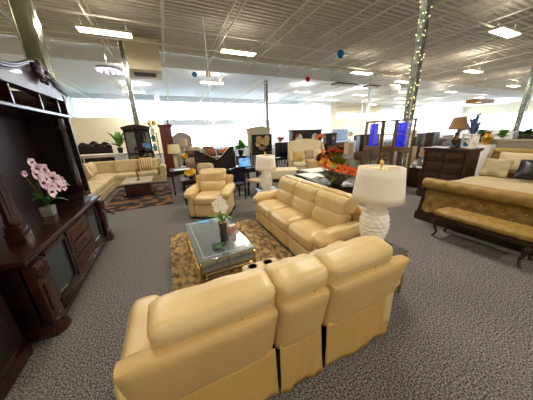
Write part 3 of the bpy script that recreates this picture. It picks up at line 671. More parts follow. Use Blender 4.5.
# carved panel on dresser: frame and interlaced rings
t = thing('fretwork_screen', 'white pierced fretwork panel standing on the tall dresser beside the bronze lamp', 'decorative panel', (6.38, 2.66, 1.31), 0)
b = MB()
for s_ in (-1, 1): b.box((0, s_ * .145, .16), (.025, .03, .32), .004); b.box((0, 0, .16 + s_ * .145), (.025, .32, .03), .004)
b.build('frame', WHITE, t)
b = MB()
for (cy_, cz_) in ((-.065, .095), (.065, .095), (-.065, .225), (.065, .225), (0, .16)):
    b.tube([(0, cy_ + .062 * math.cos(a_ * .3927), cz_ + .062 * math.sin(a_ * .3927)) for a_ in range(17)], .009, 6)
b.build('fretwork', WHITE, t)
b = MB(); b.box((0, 0, .11), (.03, .34, .22), .004); tag(b.build('blue_canvas', mat('blue_canvas', '#2d6a8c', .6, col2='#3f8fae', scale=6)), 'small blue canvas leaning behind the bronze lamp on the dresser', 'canvas', loc=(6.56, 2.92, 1.31))

# ------------------------------------------------------------------ folding glazed screen
t = thing('folding_screen', 'tall brown folding screen with glazed lattice panels behind the large lamp', 'screen', (6.0, 4.45, 0))
SCW = mat('screen_wood', '#54402a', .4, col2='#6b5236', scale=6, stretch=(1, 1, 6)); BLUE_REFL = mat('cobalt_reflection', '#0c1fd0', .15, spec=.8, emit='#1426e0', estr=.8)  # glowing cobalt colour stands in for a blue reflection in the glass
pts = [(0.0, .85), (.0, .16), (.34, .03), (.05, -.12), (.0, -.78)]
segs = [((.02, .86), (-.10, .14)), ((-.09, .13), (.22, -.04)), ((.21, -.06), (-.06, -.78))]
for gi, (p0, p1) in enumerate(segs):
    p0, p1 = Vector((*p0, 0)), Vector((*p1, 0)); L = (p1 - p0).length; ang = math.atan2((p1 - p0).y, (p1 - p0).x); rot = rotz(ang); c0 = (p0 + p1) / 2
    def bx(mb, u0, u1, z0, z1, th): c = p0 + (p1 - p0) * ((u0 + u1) / 2 / L); mb.box((c.x, c.y, (z0 + z1) / 2), (u1 - u0, th, z1 - z0), .003, rot=rot, seg=1)
    b = MB(); w_ = .06 if L > .5 else .04
    bx(b, 0, w_, 0, 2.05, .04); bx(b, L - w_, L, 0, 2.05, .04); bx(b, 0, L, 2.0, 2.05, .04); bx(b, 0, L, 1.16, 1.30, .035); bx(b, 0, L, .04, .30, .035)
    o = b.build('screen_panel', SCW, t)
    nb = 2 if L > .5 else 1; b = MB()
    for k in range(1, nb): u = w_ + (L - 2 * w_) * k / nb; bx(b, u - .01, u + .01, .30, 1.16, .025); bx(b, u - .01, u + .01, 1.30, 2.0, .025)
    for z in (.72, 1.65): bx(b, w_, L - w_, z - .01, z + .01, .025)
    b.build('lattice', SCW, o)
    b = MB(); bx(b, w_, L - w_, .31, 1.15, .004); bx(b, w_, L - w_, 1.31, 1.99, .004); b.build('glass', GLASS, o)
for (y, x, lab) in ((.76, .30, 0), (-.14, .40, 0)):  # added panels and stands that carry the blue reflection
    t = thing('blue_glow', 'glowing cobalt panel standing in for a blue reflection, on an added stand behind the ' + ('window-side' if y > 0 else 'dresser-side') + ' leaf of the folding screen', 'screen', (6.0 + x, 4.45 + y, 0)); b = MB(); b.box((0, 0, 1.62), (.03, .30, .72), .004); b.build('panel', BLUE_REFL, t); b = MB(); b.box((0, 0, .66), (.05, .08, 1.24)); b.box((0, 0, .02), (.2, .3, .04)); b.build('stand', BLACKM, t)
t = thing('low_shelf_cabinet', 'low dark cabinet between the folding screen and the tall dresser', 'cabinet', (7.15, 4.0, 0))
b = MB(); b.box((0, 0, .30), (.45, .75, .56), .01); b.build('body', ESPR, t); b = MB(); b.box((0, 0, .60), (.5, .8, .04), .008); b.build('cabinet_top', ESPR, t)
for k in (-1, 1): b = MB(); b.box((-.235, k * .18, .32), (.02, .34, .46), .006); o = b.build('door', WALNUT, t); b = MB(); b.sph((-.255, k * .04, .34), .014); b.build('knob', BRASS, o)
t = thing('shade_lamp', 'brown drum shade lamp on the low dark cabinet by the dresser', 'table lamp', (7.15, 3.95, .62))
b = MB(); b.lathe([(.08, 0), (.08, .02), (.03, .04), (.09, .14), (.10, .22), (.03, .32), (.015, .36)], seg=20); b.build('base', CERAMIC, t)
b = MB(); b.lathe([(.20, .36), (.17, .62)], seg=28); b.build('lamp_shade', mat('taupe_shade', '#a5825d', .9), t)
for i, (dy, hh, mm) in enumerate(((-.25, .16, 'brass vase'), (.24, .22, 'white vase'))):
    b = MB(); b.lathe([(.04, 0), (.07, hh * .3), (.07, hh * .55), (.03, hh * .85), (.045, hh)], seg=16); tag(b.build('vase', BRASS if i == 0 else CERAMIC), mm + ' on the low cabinet next to the drum shade lamp', 'vase', loc=(7.05, 3.95 + dy, .62))

# ------------------------------------------------------------------ far left: cream sectional, table, rug
t = thing('cream_sectional', 'cream fabric corner sectional sofa around a dark coffee table', 'sofa', (-1.9, 9.4, 0))
# back run along x, left run along y (local origin: inner corner)
b = MB(); b.puff((.55, .50, .16), (2.1, .90, .26), .03, (0, 0, 0), 6); b.puff((-.50, -1.0, .16), (.96, 3.9, .26), .03, (0, 0, 0), 6); b.build('base', CREAM, t)
b = MB(); b.puff((.3, 1.0, .50), (2.6, .22, .84), .07, (0, .01, 0), 10); b.build('back_frame', CREAM, t); b = MB(); b.puff((-.98, -1.0, .50), (.22, 3.9, .84), .07, (.01, 0, 0), 10); b.build('back_frame', CREAM, t)
for k, (x_, w_) in enumerate(((.30, .80), (1.08, .74))):
    b = MB(); b.puff((x_, .46, .37), (w_, .84, .19), .06, (0, 0, .02), 8); b.build('seat_cushion', CREAM, t)
    b = MB(); b.puff((x_, .80, .70), (w_, .22, .50), .08, (0, .03, .0), 8, rot=rotx(R(-10))); b.build('back_cushion', CREAM, t)
for k in range(5):
    y_ = .5 - k * .78
    b = MB(); b.puff((-.46, y_, .37), (.84, .76, .19), .06, (0, 0, .02), 8); b.build('seat_cushion', CREAM, t)
    b = MB(); b.puff((-.80, y_, .70), (.22, .76, .50), .08, (.03, 0, .0), 8, rot=roty(R(-10))); b.build('back_cushion', CREAM, t)
b = MB(); b.puff((1.60, .45, .30), (.20, .94, .52), .03, (0, 0, 0), 6); b.tube([(1.62, -.04, .56), (1.62, .95, .56)], .13, 16); b.build('rolled_arm', CREAM, t)
t = thing('wood_coffee_table', 'dark wooden block coffee table with pale stone top before the cream sectional', 'coffee table', (-1.02, 8.05, .02))
b = MB(); b.box((0, 0, .03), (.86, 1.10, .06), .01); b.build('plinth', ESPR, t)
b = MB(); b.box((0, 0, .22), (.70, .94, .34), .01); b.box((0, -.475, .22), (.56, .02, .24), .005); b.build('body', mat('dark_cherry', '#2e1612', .35, col2='#42201a', scale=5), t)
b = MB(); b.box((0, 0, .415), (.84, 1.06, .05), .01); b.build('stone_top', mat('beige_stone', '#b5a58c', .35, col2='#c9baa0', scale=9), t)
RUGB = mat('scroll_rug', '#160e0b', .95, col2='#7a5638', scale=3.2, detail=6, lo=.47, hi=.58)
b = MB(); b.box((-.92, 7.55, .007), (1.70, 2.7, .014), .003, seg=1); tag(b.build('patterned_rug', RUGB), 'black and brown scroll patterned rug under the dark coffee table', 'rug')
t = thing('figurine', 'slim bronze figurine on the stone topped coffee table', 'figurine', (-1.0, 7.9, .46))
b = MB(); b.lathe([(.07, 0), (.075, .015), (.03, .03), (.015, .06)], seg=14); b.build('base', BRASS, t)
b = MB(); b.tube([(0, 0, .05), (.02, 0, .16), (-.02, 0, .26), (.01, 0, .36), (0, 0, .42)], [.014, .026, .018, .012, .016], 8); b.tube([(0, 0, .28), (.08, 0, .36), (.10, 0, .42)], .008, 6); b.build('figure', BRASS, t)
gp = 'striped cushions on the cream sectional'
for i, (x, y, z, rx, rz, l) in enumerate(((-2.42, 8.9, .80, R(72), R(80), 'striped gold cushion on the long run of the sectional'), (-.86, 9.84, .80, R(74), R(-6), 'striped gold cushion beside the rolled arm of the sectional'))):
    cushion('striped_cushion', l, (x, y, z), (rx, 0, rz), (.46, .44, .12), STRIPE)

# ------------------------------------------------------------------ middle distance
def lamp_simple(label, loc, r=.2, hs=.28, hb=.42, base=CERAMIC, shade=SHADE, sq=False):
    t = thing('table_lamp', label, 'table lamp', loc)
    b = MB(); b.lathe([(.06, 0), (.06, .02), (.035, .04), (.065, hb * .3), (.065, hb * .5), (.03, hb * .85), (.012, hb + .05)], seg=16) if not sq else b.box((0, 0, hb / 2), (.12, .12, hb), .015); b.build('base', base, t)
    b = MB(); b.lathe([(r, hb + .0), (r * .85, hb + hs)], seg=24); b.build('lamp_shade', shade, t); return t
def table(name, label, loc, sx, sy, h, m_=ESPR, rz=0, th=.04, lw=.05, cat='table'):
    t = thing(name, label, cat, loc, rz)
    b = MB(); b.box((0, 0, h - th / 2), (sx, sy, th), .006, seg=1); b.build('table_top', m_, t)
    b = MB(); b.box((0, 0, h - th - .04), (sx - .08, sy - .08, .08)); b.build('apron', m_, t)
    for a in (-1, 1):
        for c in (-1, 1): b = MB(); b.box((a * (sx / 2 - lw), c * (sy / 2 - lw), (h - th) / 2), (lw, lw, h - th)); b.build('leg', m_, t)
    return t
def cabinet(name, label, cat, loc, w_, d_, h, m_, doors=2, glass=False, arched=False, rz=0):
    t = thing(name, label, cat, loc, rz)
    b = MB(); b.box((0, 0, .07), (w_ + .06, d_ + .04, .14), .012); b.build('plinth', m_, t)
    b = MB()
    if glass:
        for sx in (-1, 1): b.box((sx * (w_ / 2 - .025), 0, h / 2 + .05), (.05, d_, h - .2))
        b.box((0, d_ / 2 - .02, h / 2 + .05), (w_, .03, h - .2)); b.box((0, 0, h * .36), (w_, d_, .05)); [b.box((0, 0, h * q_), (w_ - .06, d_ - .04, .02)) for q_ in (.52, .68, .84)]; b.box((0, 0, h * .22), (w_, d_, h * .28))
    else: b.box((0, 0, h / 2 + .03), (w_, d_, h - .2), .008)
    b.build('body', m_, t)
    b = MB()
    if arched: b.prism([(-w_ / 2 - .05, h - .08)] + [(-w_ / 2 - .05 + (w_ + .1) * i / 16, h + .02 + .10 * math.sin(math.pi * i / 16)) for i in range(17)] + [(w_ / 2 + .05, h - .08)], 'y', -d_ / 2 - .04, d_ / 2, .01)
    else: b.box((0, 0, h - .02), (w_ + .10, d_ + .08, .10), .02)
    b.build('cornice', m_, t)
    for k in range(doors):
        x0 = -w_ / 2 + .03 + (w_ - .06) * k / doors; x1 = x0 + (w_ - .06) / doors; z0, z1 = (h * .38, h * .93) if glass else (.2, h - .12)
        b = MB()
        if glass:
            for (a, c, e, f_) in ((x0, x0 + .04, z0, z1), (x1 - .04, x1, z0, z1), (x0, x1, z0, z0 + .05), (x0, x1, z1 - .05, z1)): b.box(((a + c) / 2, -d_ / 2 - .01, (e + f_) / 2), (c - a, .03, f_ - e))
        else: b.box(((x0 + x1) / 2, -d_ / 2 - .01, (z0 + z1) / 2), (x1 - x0 - .01, .025, z1 - z0), .005); b.box(((x0 + x1) / 2, -d_ / 2 - .027, (z0 + z1) / 2), (x1 - x0 - .14, .012, z1 - z0 - .16), .004)
        o = b.build('door', m_, t)
        if glass: b = MB(); b.box(((x0 + x1) / 2, -d_ / 2 - .01, (z0 + z1) / 2), (x1 - x0 - .07, .005, z1 - z0 - .08)); b.build('glass_panel', GLASSD, o)
        b = MB(); b.sph((x1 - .05 if k == 0 else x0 + .05, -d_ / 2 - .045, (z0 + z1) / 2), .016); b.build('knob', BRASS, o)
    return t
cabinet('china_cabinet', 'dark mahogany china cabinet with arched top and glass doors behind the sectional', 'china cabinet', (-1.10, 11.4, 0), 1.02, .42, 2.2, MAHOG, 2, True, True)
for i, (x, z) in enumerate(((-1.34, 1.17), (-.86, 1.17), (-1.32, 1.52), (-.86, 1.52))):
    b = MB(); b.lathe([(.04, 0), (.09, .06), (.08, .16), (.03, .22), (.05, .26)], seg=14); tag(b.build('vase', CERAMIC if i % 2 else mat('teal_glaze', '#7fa79a', .3)), ['teal', 'white'][i % 2] + ' vase on the ' + ['lower', 'upper'][i // 2] + ' shelf of the glass china cabinet', 'vase', loc=(x, 11.38, z))
cabinet('armoire', 'red cherry wood armoire with panelled door beyond the end table lamp', 'armoire', (.06, 10.9, 0), .48, .42, 2.26, CHERRY, 2, False, False)
b = MB(); b.lathe([(.03, 0), (.05, .02), (.02, .06), (.035, .14), (.008, .26), (0, .30)], seg=10); tag(b.build('urn_finial', CHERRY), 'turned finial ornament standing on the cherry armoire', 'ornament', loc=(.2, 10.85, 2.29))
t = thing('etagere', 'narrow black open shelf unit between china cabinet and armoire', 'shelf', (-.48, 11.0, 0))
for sx in (-1, 1):
    for sy in (-1, 1): b = MB(); b.tube([(sx * .14, sy * .14, 0), (sx * .14, sy * .14, 1.95)], .014, 6); b.build('post', BLACKM, t)
for z in (.3, .75, 1.2, 1.6, 1.94): b = MB(); b.box((0, 0, z), (.32, .32, .02)); b.build('shelf', BLACKM, t)
for i, (z, m_, l) in enumerate(((.76, CERAMIC, 'white urn on the second tier of the black shelf unit'), (1.21, mat('teal_glaze', '#7fa79a', .3), 'teal urn on the middle tier of the black shelf unit'), (1.61, mat('sea_glass', '#5f8f7a', .2), 'green glass urn on the upper tier of the black shelf unit'))):
    b = MB(); b.lathe([(.05, 0), (.09, .08), (.10, .16), (.04, .24), (.06, .28)], seg=16); tag(b.build('urn', m_), l, 'urn', loc=(-.48, 11.0, z + .005))
def plant(name, label, loc, n, L0, L1, w_, m_=GREEN, pot=None, up=(.3, 1.3), seed=1, cat='plant', ph=.22, pr_=.12):
    t = thing(name, label, cat, loc); r_ = random.Random(seed)
    b = MB(); b.lathe([(pr_ * .7, 0), (pr_, ph * .9), (pr_ * 1.05, ph), (pr_ * .85, ph), (0, ph * .9)], seg=16); b.build('pot', pot or GREYP, t)
    b = MB()
    for i in range(n):
        a = r_.uniform(0, 6.28); e = r_.uniform(*up); L_ = r_.uniform(L0, L1); p = Vector((math.cos(a) * math.cos(e) * L_, math.sin(a) * math.cos(e) * L_, ph + math.sin(e) * L_))
        leaf(b, Vector((0, 0, ph)) * .5 + p * .5 if n > 40 else (0, 0, ph), p, w_, L_ * .18, 6)
    b.build('foliage', m_, t); return t
def flowers(name, label, loc, m_, r0=.05, n=9, spread=.14, h=.25, pot=None, centre=None, seed=2):
    t = plant(name, label, loc, 14, h * .8, h * 1.5, .02, GREEN, pot, (.5, 1.3), seed, 'flowers', h * .6, spread * .5); r_ = random.Random(seed)
    for i in range(n):
        a = r_.uniform(0, 6.28); q_ = r_.uniform(0, spread); p = Vector((q_ * math.cos(a), q_ * math.sin(a), h * 1.1 + r_.uniform(0, h * .6))); b = MB(); bloom(b, p, r0, 9, (p - Vector((0, 0, h * .6)) + Vector((-.1, -.3, 0))), .3, .2)
        o = b.build('flower', m_, t)
        if centre: b = MB(); b.sph(p, r0 * .3); b.build('flower_centre', centre, o)
    return t
flowers('flower_vase', 'tall yellow blossoms on top of the black shelf unit', (-.48, 11.0, 1.955), YEL, .06, 8, .16, .30, CERAMIC)
table('tall_table', 'white topped tall table behind the cream sectional', (-2.6, 11.9, 0), 1.9, .8, 1.12, mat('white_table', '#e4ded2', .5))
plant('palm_plant', 'green broad leaved potted plant on the white tall table', (-1.98, 12.0, 1.12), 22, .45, .85, .09, GREEN, ESPR, (.2, 1.3), 5, ph=.25)
t = thing('carved_headboard', 'dark carved ornate headboard beyond the white table', 'headboard', (-3.2, 13.2, 0))
b = MB(); b.prism([(-.7, 0), (-.7, 1.35)] + [(-.7 + 1.4 * i / 20, 1.42 + .16 * abs(math.sin(i / 20 * math.pi * 3)) + .1 * math.sin(math.pi * i / 20)) for i in range(21)] + [(.7, 1.35), (.7, 0)], 'y', 0, .08); b.build('board', MAHOG_D, t)
b = MB(); [b.sph((-.55 + .157 * i, -.02, 1.45 + .08 * math.sin(i * 2)), .07, (1, .5, 1), 8, 6) for i in range(8)]; b.build('carving', CARVE, t)
def chair(label, loc, rz, m_=ESPR, seatm=BEIGE, h=1.02, curved=True, proto=[None], grp=None):
    t = thing('dining_chair', label, 'chair', loc, rz, grp)
    b = MB(); b.box((0, 0, .45), (.44, .44, .06), .02); b.build('seat', seatm, t)
    for sx in (-1, 1): b = MB(); b.box((sx * .19, -.19, .21), (.04, .04, .42)); b.build('leg', m_, t); b = MB(); b.tube([(sx * .19, .20, 0), (sx * .19, .19, .45), (sx * .19, .25, h - .05)], .02, 6); b.build('leg', m_, t)
    b = MB(); b.prism([(-.22, h - .14), (-.22, h - .04), (-.1, h), (.1, h), (.22, h - .04), (.22, h - .14)], 'y', .22, .25); b.box((0, .22, .58), (.38, .02, .05))
    for k in range(5): b.box((-.14 + .07 * k, .225, .74), (.03, .015, .34))
    b.build('backrest', m_, t); return t
chair('black slat back dining chair before the glass china cabinet', (-1.05, 10.86, 0), R(180), MAHOG_D, BLACK, 1.42)
b = MB(); b.box((0, 0, 0), (.34, .03, .22), .004); tag(b.build('blue_picture', mat('blue_print', '#4d8fe0', .4, col2='#86b8f0', scale=4)), 'small bright blue picture leaning against the china cabinet', 'picture', loc=(-.80, 11.08, 1.42))
table('side_table', 'black side table holding a cream lamp beside the sectional arm', (.26, 8.6, 0), .56, .5, .64)
lamp_simple('square cream shaded lamp on the black side table beyond the sectional', (.22, 8.6, .64), .22, .30, .56, mat('cream_ceramic', '#d9cdb0', .5), mat('cream_shade', '#e3d3a6', .9), True)
t = thing('books', 'pair of books on the black side table', 'books', (.46, 8.52, .64)); b = MB(); b.box((0, 0, .015), (.16, .2, .03)); b.build('book_cover', RED, t); b = MB(); b.box((0, 0, .045), (.15, .19, .03)); b.build('book_cover', WHITE, t)
flowers('sunflower_vase', 'small sunflower posy on a dark shelf behind the side table lamp', (.48, 8.2, .76), YEL, .09, 5, .10, .22, ESPR, BURG, 4)
table('console_desk', 'dark low table with white papers behind the recliner', (.34, 7.4, 0), .74, .7, .76)
b = MB(); b.box((0, 0, .006), (.5, .34, .012)); tag(b.build('white_tray', mat('tray_white', '#dfe6ef', .3)), 'white tray on the dark low table behind the recliner', 'tray', loc=(.34, 7.3, .76))
table('accent_table', 'small dark accent table under the yellow sunflowers', (.42, 6.1, 0), .42, .5, .66)
flowers('sunflower_vase', 'yellow sunflowers with grassy leaves on the accent table by the recliner', (.48, 6.08, .66), YEL, .07, 9, .13, .13, ESPR, None, 6)
t = thing('patterned_armchair', 'brown patterned armchair with rounded back behind the recliner', 'armchair', (1.08, 6.62, 0), R(150))
PAT = mat('brown_tweed', '#8d7453', .9, col2='#c9b48c', scale=22, kind='voronoi', lo=.1, hi=.5)
b = MB(); b.puff((0, 0, .30), (.62, .62, .34), .06, (0, 0, .02), 8); b.build('seat', PAT, t); b = MB(); b.puff((0, .26, .68), (.50, .16, .66), .10, (0, .03, .02), 10, rot=rotx(R(-12))); b.build('backrest', PAT, t)
for sx in (-1, 1): b = MB(); b.puff((sx * .31, 0, .42), (.10, .56, .34), .045, (0, 0, 0), 6); b.build('arm', PAT, t)
for sx in (-1, 1):
    for sy in (-1, 1): b = MB(); b.lathe([(.015, 0), (.025, .13)], (sx * .24, sy * .24, 0), 8); b.build('leg', ESPR, t)
# dark sleigh headboard with sweeping scroll top
t = thing('sleigh_headboard', 'dark espresso sleigh headboard with a sweeping scroll top behind the recliner', 'headboard', (1.42, 7.25, 0), R(-4))
pr_ = []
for i in range(33):
    u = i / 32; z = 1.12 + .20 * math.cos((u - .0) * math.pi * 2) ** 1 * (.6 if u < .5 else 1.0) + .06; pr_.append((-.62 + 1.24 * u, z))
b = MB(); b.prism([(-.62, .1)] + pr_ + [(.62, .1)], 'y', -.03, .04); b.build('board', ESPR, t)
b = MB(); b.tube([(x_, -.05, z_) for x_, z_ in pr_], .035, 8); b.build('scroll_moulding', ESPR, t)
for sx in (-1, 1): b = MB(); b.box((sx * .62, 0, .6), (.09, .10, 1.2), .015); b.lathe([(.05, 0), (.06, .04), (.03, .1), (0, .12)], (sx * .62, 0, 1.2), 12); b.build('bedpost', ESPR, t)
# carved stone coloured bed / pillows behind the sleigh headboard
t = thing('display_bed', 'taupe bed heaped with brown pillows beyond the sleigh headboard', 'bed', (1.35, 9.1, 0))
b = MB(); b.box((0, .3, .35), (1.5, 1.7, .4), .03); b.build('bed_base', BEIGE, t); b = MB(); b.box((0, .3, .08), (1.3, 1.5, .16)); b.build('plinth', ESPR, t); b = MB(); b.puff((0, .3, .72), (1.5, 1.7, .36), .1, (0, 0, .04), 8); b.build('quilt', mat('taupe_quilt', '#a08a70', .9, col2='#7b6450', scale=5), t)
for i, (x, y, z, s_, m_) in enumerate(((.76, 8.62, 1.13, .36, 'brown'), (1.15, 8.62, 1.15, .38, 'taupe'), (1.55, 8.62, 1.13, .38, 'rust'), (1.93, 8.62, 1.12, .34, 'grey'), (1.0, 9.25, 1.20, .46, 'sand'), (1.56, 9.25, 1.19, .46, 'mocha'))):
    cushion('bed_pillow', m_ + ' pillow in the heap on the taupe bed beyond the sleigh headboard', (x, y, z), (R(62), 0, R(10 - 4 * i)), (s_, s_ * .8, .16), mat(m_ + '_pillow', {'brown': '#5b4334', 'taupe': '#94826c', 'rust': '#8a5a3c', 'grey': '#6d6862', 'sand': '#b49f7e', 'mocha': '#7a5c44'}[m_], .9))
t = thing('grey_wing_headboard', 'grey upholstered arched headboard near the storefront windows', 'headboard', (.9, 14.2, 0))
b = MB(); b.prism([(-.55, 0)] + [(-.55 + 1.1 * i / 14, 1.75 + .28 * math.sin(math.pi * i / 14)) for i in range(15)] + [(.55, 0)], 'y', 0, .14, .03); b.build('board', mat('grey_upholstery', '#8c8880', .9), t)
lamp_simple('beige lamp standing between the armoire and the grey headboard', (.75, 11.2, .95), .19, .34, .38, BEIGE, BEIGE)
table('pedestal_table', 'beige pedestal table carrying the lamp beside the armoire', (.75, 11.2, 0), .5, .5, .95, BEIGE)
# desk group
table('writing_desk', 'black writing desk with blue screened laptop behind the recliner', (2.06, 6.62, 0), .95, .95, .76, mat('black_lacquer', '#0d1020', .25))
t = thing('open_laptop', 'open laptop with bright blue screen on the black writing desk', 'laptop', (2.18, 6.45, .76), R(8))
b = MB(); b.box((0, -.12, .01), (.40, .26, .02), .004); b.build('keyboard_base', CHROME, t)
b = MB(); b.box((0, .03, .17), (.44, .015, .31), .004, rot=rotx(R(-10))); b.build('lid', BLACKM, t)
b = MB(); b.box((0, .018, .17), (.40, .006, .27), rot=rotx(R(-10))); b.build('screen', mat('blue_glow', '#3d7fc8', .3, col2='#a8d2f2', scale=6, emit='#4f96dc', estr=.5), t)
b = MB(); b.box((0, 0, .01), (.30, .22, .02)); tag(b.build('paper_stack', WHITE), 'stack of white papers beside the laptop on the black desk', 'papers', loc=(1.80, 6.32, .76))
chair('black dining chair with cream seat by the near corner of the writing desk', (2.32, 5.85, 0), R(-65), mat('black_lacquer', '#0d1020', .25), CREAM, .98)
chair('black dining chair tucked on the headboard side of the writing desk', (1.62, 5.72, 0), R(190), mat('black_lacquer', '#0d1020', .25), BLACK, .95)
b = MB(); b.puff((0, 0, .25), (.5, .5, .5), .03, (0, 0, 0), 4); tag(b.build('navy_cube_ottoman', mat('navy_cloth', '#0b1440', .7)), 'navy blue cube ottoman under the writing desk', 'ottoman', loc=(2.2, 7.7, 0))
table('tan_pedestal', 'tan pedestal stand holding orange flowers past the desk', (1.98, 8.2, 0), .42, .42, .92, mat('tan_wood', '#b98b5a', .6))
flowers('flower_pot', 'orange and yellow potted flowers left of the blue laptop screen', (1.98, 8.15, .92), mat('bright_orange', '#ef8a12', .6), .07, 10, .16, .20, ESPR, RED, 8)
plant('leafy_plant', 'bright green leafy plant above the laptop screen', (2.75, 8.6, .95), 60, .2, .42, .07, mat('lime_leaf', '#5c9a1e', .5), ESPR, (.2, 1.5), 9)
table('plant_stand', 'dark stand under the bright green leafy plant', (2.75, 8.6, 0), .4, .4, .95)
# fireplace style frame with white roses picture
t = thing('rose_picture', 'black square picture of cream roses beyond the far sofa lamp', 'picture', (4.72, 10.9, .82))
b = MB(); b.box((0, 0, .46), (1.16, .04, .92), .01); b.build('canvas', BLACK, t)
rr = random.Random(5)
for i in range(9):
    b = MB(); p = Vector((-.28 + .56 * ((i * .618) % 1), -.03, .44 + .28 * ((i * .37) % 1))); [bloom(b, p, r_, 7, (0, -1, .1), .5, .4) for r_ in (.17, .12, .07)]; b.build('painted_rose', mat('cream_rose', '#dcc48c', .7, col2='#b08a4c', scale=10), t)
b = MB(); b.lathe([(.12, .10), (.24, .16), (.28, .30), (.25, .30)], (0, -.03, 0), 20); o = b.build('painted_bowl', mat('taupe_bowl', '#8d8266', .6), t); o.scale = (1, .12, 1)
cabinet('arched_display', 'pale arched cabinet standing behind the cream roses picture', 'cabinet', (4.85, 11.7, 0), 1.25, .4, 2.05, mat('stone_white', '#c6bca4', .8), 2, False, True)
table('picture_console', 'dark console table under the cream roses picture', (4.62, 10.9, 0), 1.2, .5, .82)
t = thing('television', 'flat black television on a stand beside the cream roses picture', 'television', (5.85, 10.5, .5)); b = MB(); b.box((0, 0, .42), (1.08, .05, .76), .01); b.build('screen', mat('tv_black', '#0a0e1c', .2), t); b = MB(); b.box((0, 0, .02), (.4, .22, .04)); b.build('stand', BLACKM, t)
table('tv_table', 'low black table carrying the flat television', (5.85, 10.5, 0), 1.2, .5, .5)
# tufted chaise
t = thing('tufted_chaise', 'cream tufted high back chaise with piled pillows', 'chaise', (5.75, 8.0, 0), R(-22))
b = MB(); b.puff((0, .0, .26), (1.65, 1.75, .34), .05, (0, 0, 0), 8); b.build('base', BEIGE, t)
b = MB(); b.puff((0, -.05, .50), (1.58, 1.65, .18), .07, (0, 0, .02), 10); b.build('seat_cushion', mat('ivory_fabric', '#d9cba8', .9, bump=.2, bscale=150), t)
def ch_fn(u, v): z = .45 + (.92 + .10 * math.sin(math.pi * u)) * v; return Vector((-.72 + 1.44 * u, .80 - .10 * (1 - v) + .0, z)), Vector((0, -1, .1)).normalized()
b = MB(); tufted(b, ch_fn, 0, 1, 0, 1, 100, 60, .03, 8, 5); b.build('tufted_back', mat('ivory_fabric', '#d9cba8', .9), t)
b = MB(); b.prism([(-.78, .3)] + [(-.78 + 1.56 * i / 14, 1.38 + .11 * math.sin(math.pi * i / 14)) for i in range(15)] + [(.78, .3)], 'y', .82, .94, .03); b.build('back_shell', BEIGE, t)
for sx in (-1, 1): b = MB(); b.prism([(-.35, .4), (.9, .4), (.92, 1.36), (.70, 1.20), (.3, .78), (-.3, .62)], 'x', sx * .80 - .05, sx * .80 + .05, .02); b.build('wing', BEIGE, t)
for i, (x, y, z, m_, l) in enumerate(((5.18, 8.05, .84, 'sand', 'sand'), (5.66, 7.90, .84, 'taupe', 'taupe'), (6.14, 7.72, .84, 'ivory', 'ivory'), (4.98, 7.72, .82, 'gold', 'dull gold'), (6.16, 7.36, .80, 'stripe', 'striped'))):
    cushion('chaise_pillow', l + ' pillow in the pile on the cream tufted chaise', (x, y, z), (R(66), 0, R(-22 + 6 * i)), (.44, .42, .14), STRIPE if m_ == 'stripe' else mat(m_ + '_p', {'sand': '#b8a67c', 'taupe': '#9a8b6c', 'ivory': '#d6cbac', 'gold': '#b79a55'}[m_], .9))
b = MB(); b.grid(lambda u, v: Vector((-.30 + .6 * u + .02 * math.sin(v * 9), -.50 + max(0, v - .25) * .8, .012 + .012 * math.sin(u * 11 + v * 3) - max(0, .25 - v) * 1.2)), 24, 30); o = tag(b.build('throw_blanket', mat('gold_throw', '#c3a971', .9)), 'tan throw blanket draped over the front of the cream chaise', 'blanket', loc=(5.55, 7.55, .64), rz=R(-22)); o.modifiers.new('s', 'SOLIDIFY').thickness = .012
lamp_simple('small cream drum lamp beside the tufted chaise', (5.95, 9.75, .6), .24, .30, .46, GREYP, mat('cream_shade', '#e3d3a6', .9))
table('lamp_table', 'dark table under the small cream lamp by the chaise', (5.95, 9.75, 0), .5, .4, .6)
t = thing('cream_bench', 'cream upholstered ottoman at the foot of the tufted chaise', 'ottoman', (3.95, 7.3, 0), R(-22)); b = MB(); b.puff((0, 0, .28), (1.25, .75, .34), .04, (0, 0, .02), 8); b.build('seat', mat('ivory_fabric', '#d9cba8', .9), t); b = MB(); b.box((0, 0, .055), (1.2, .7, .11), .01); b.build('base', ESPR, t)
table('glass_top_table', 'black framed low table with white top by the orange flowers', (4.55, 5.9, 0), 1.15, .8, .52); b = MB(); b.box((0, 0, .015), (.95, .62, .03), .005); tag(b.build('white_slab', WHITE), 'white slab on the black low table by the orange flowers', 'slab', loc=(4.55, 5.9, .52))
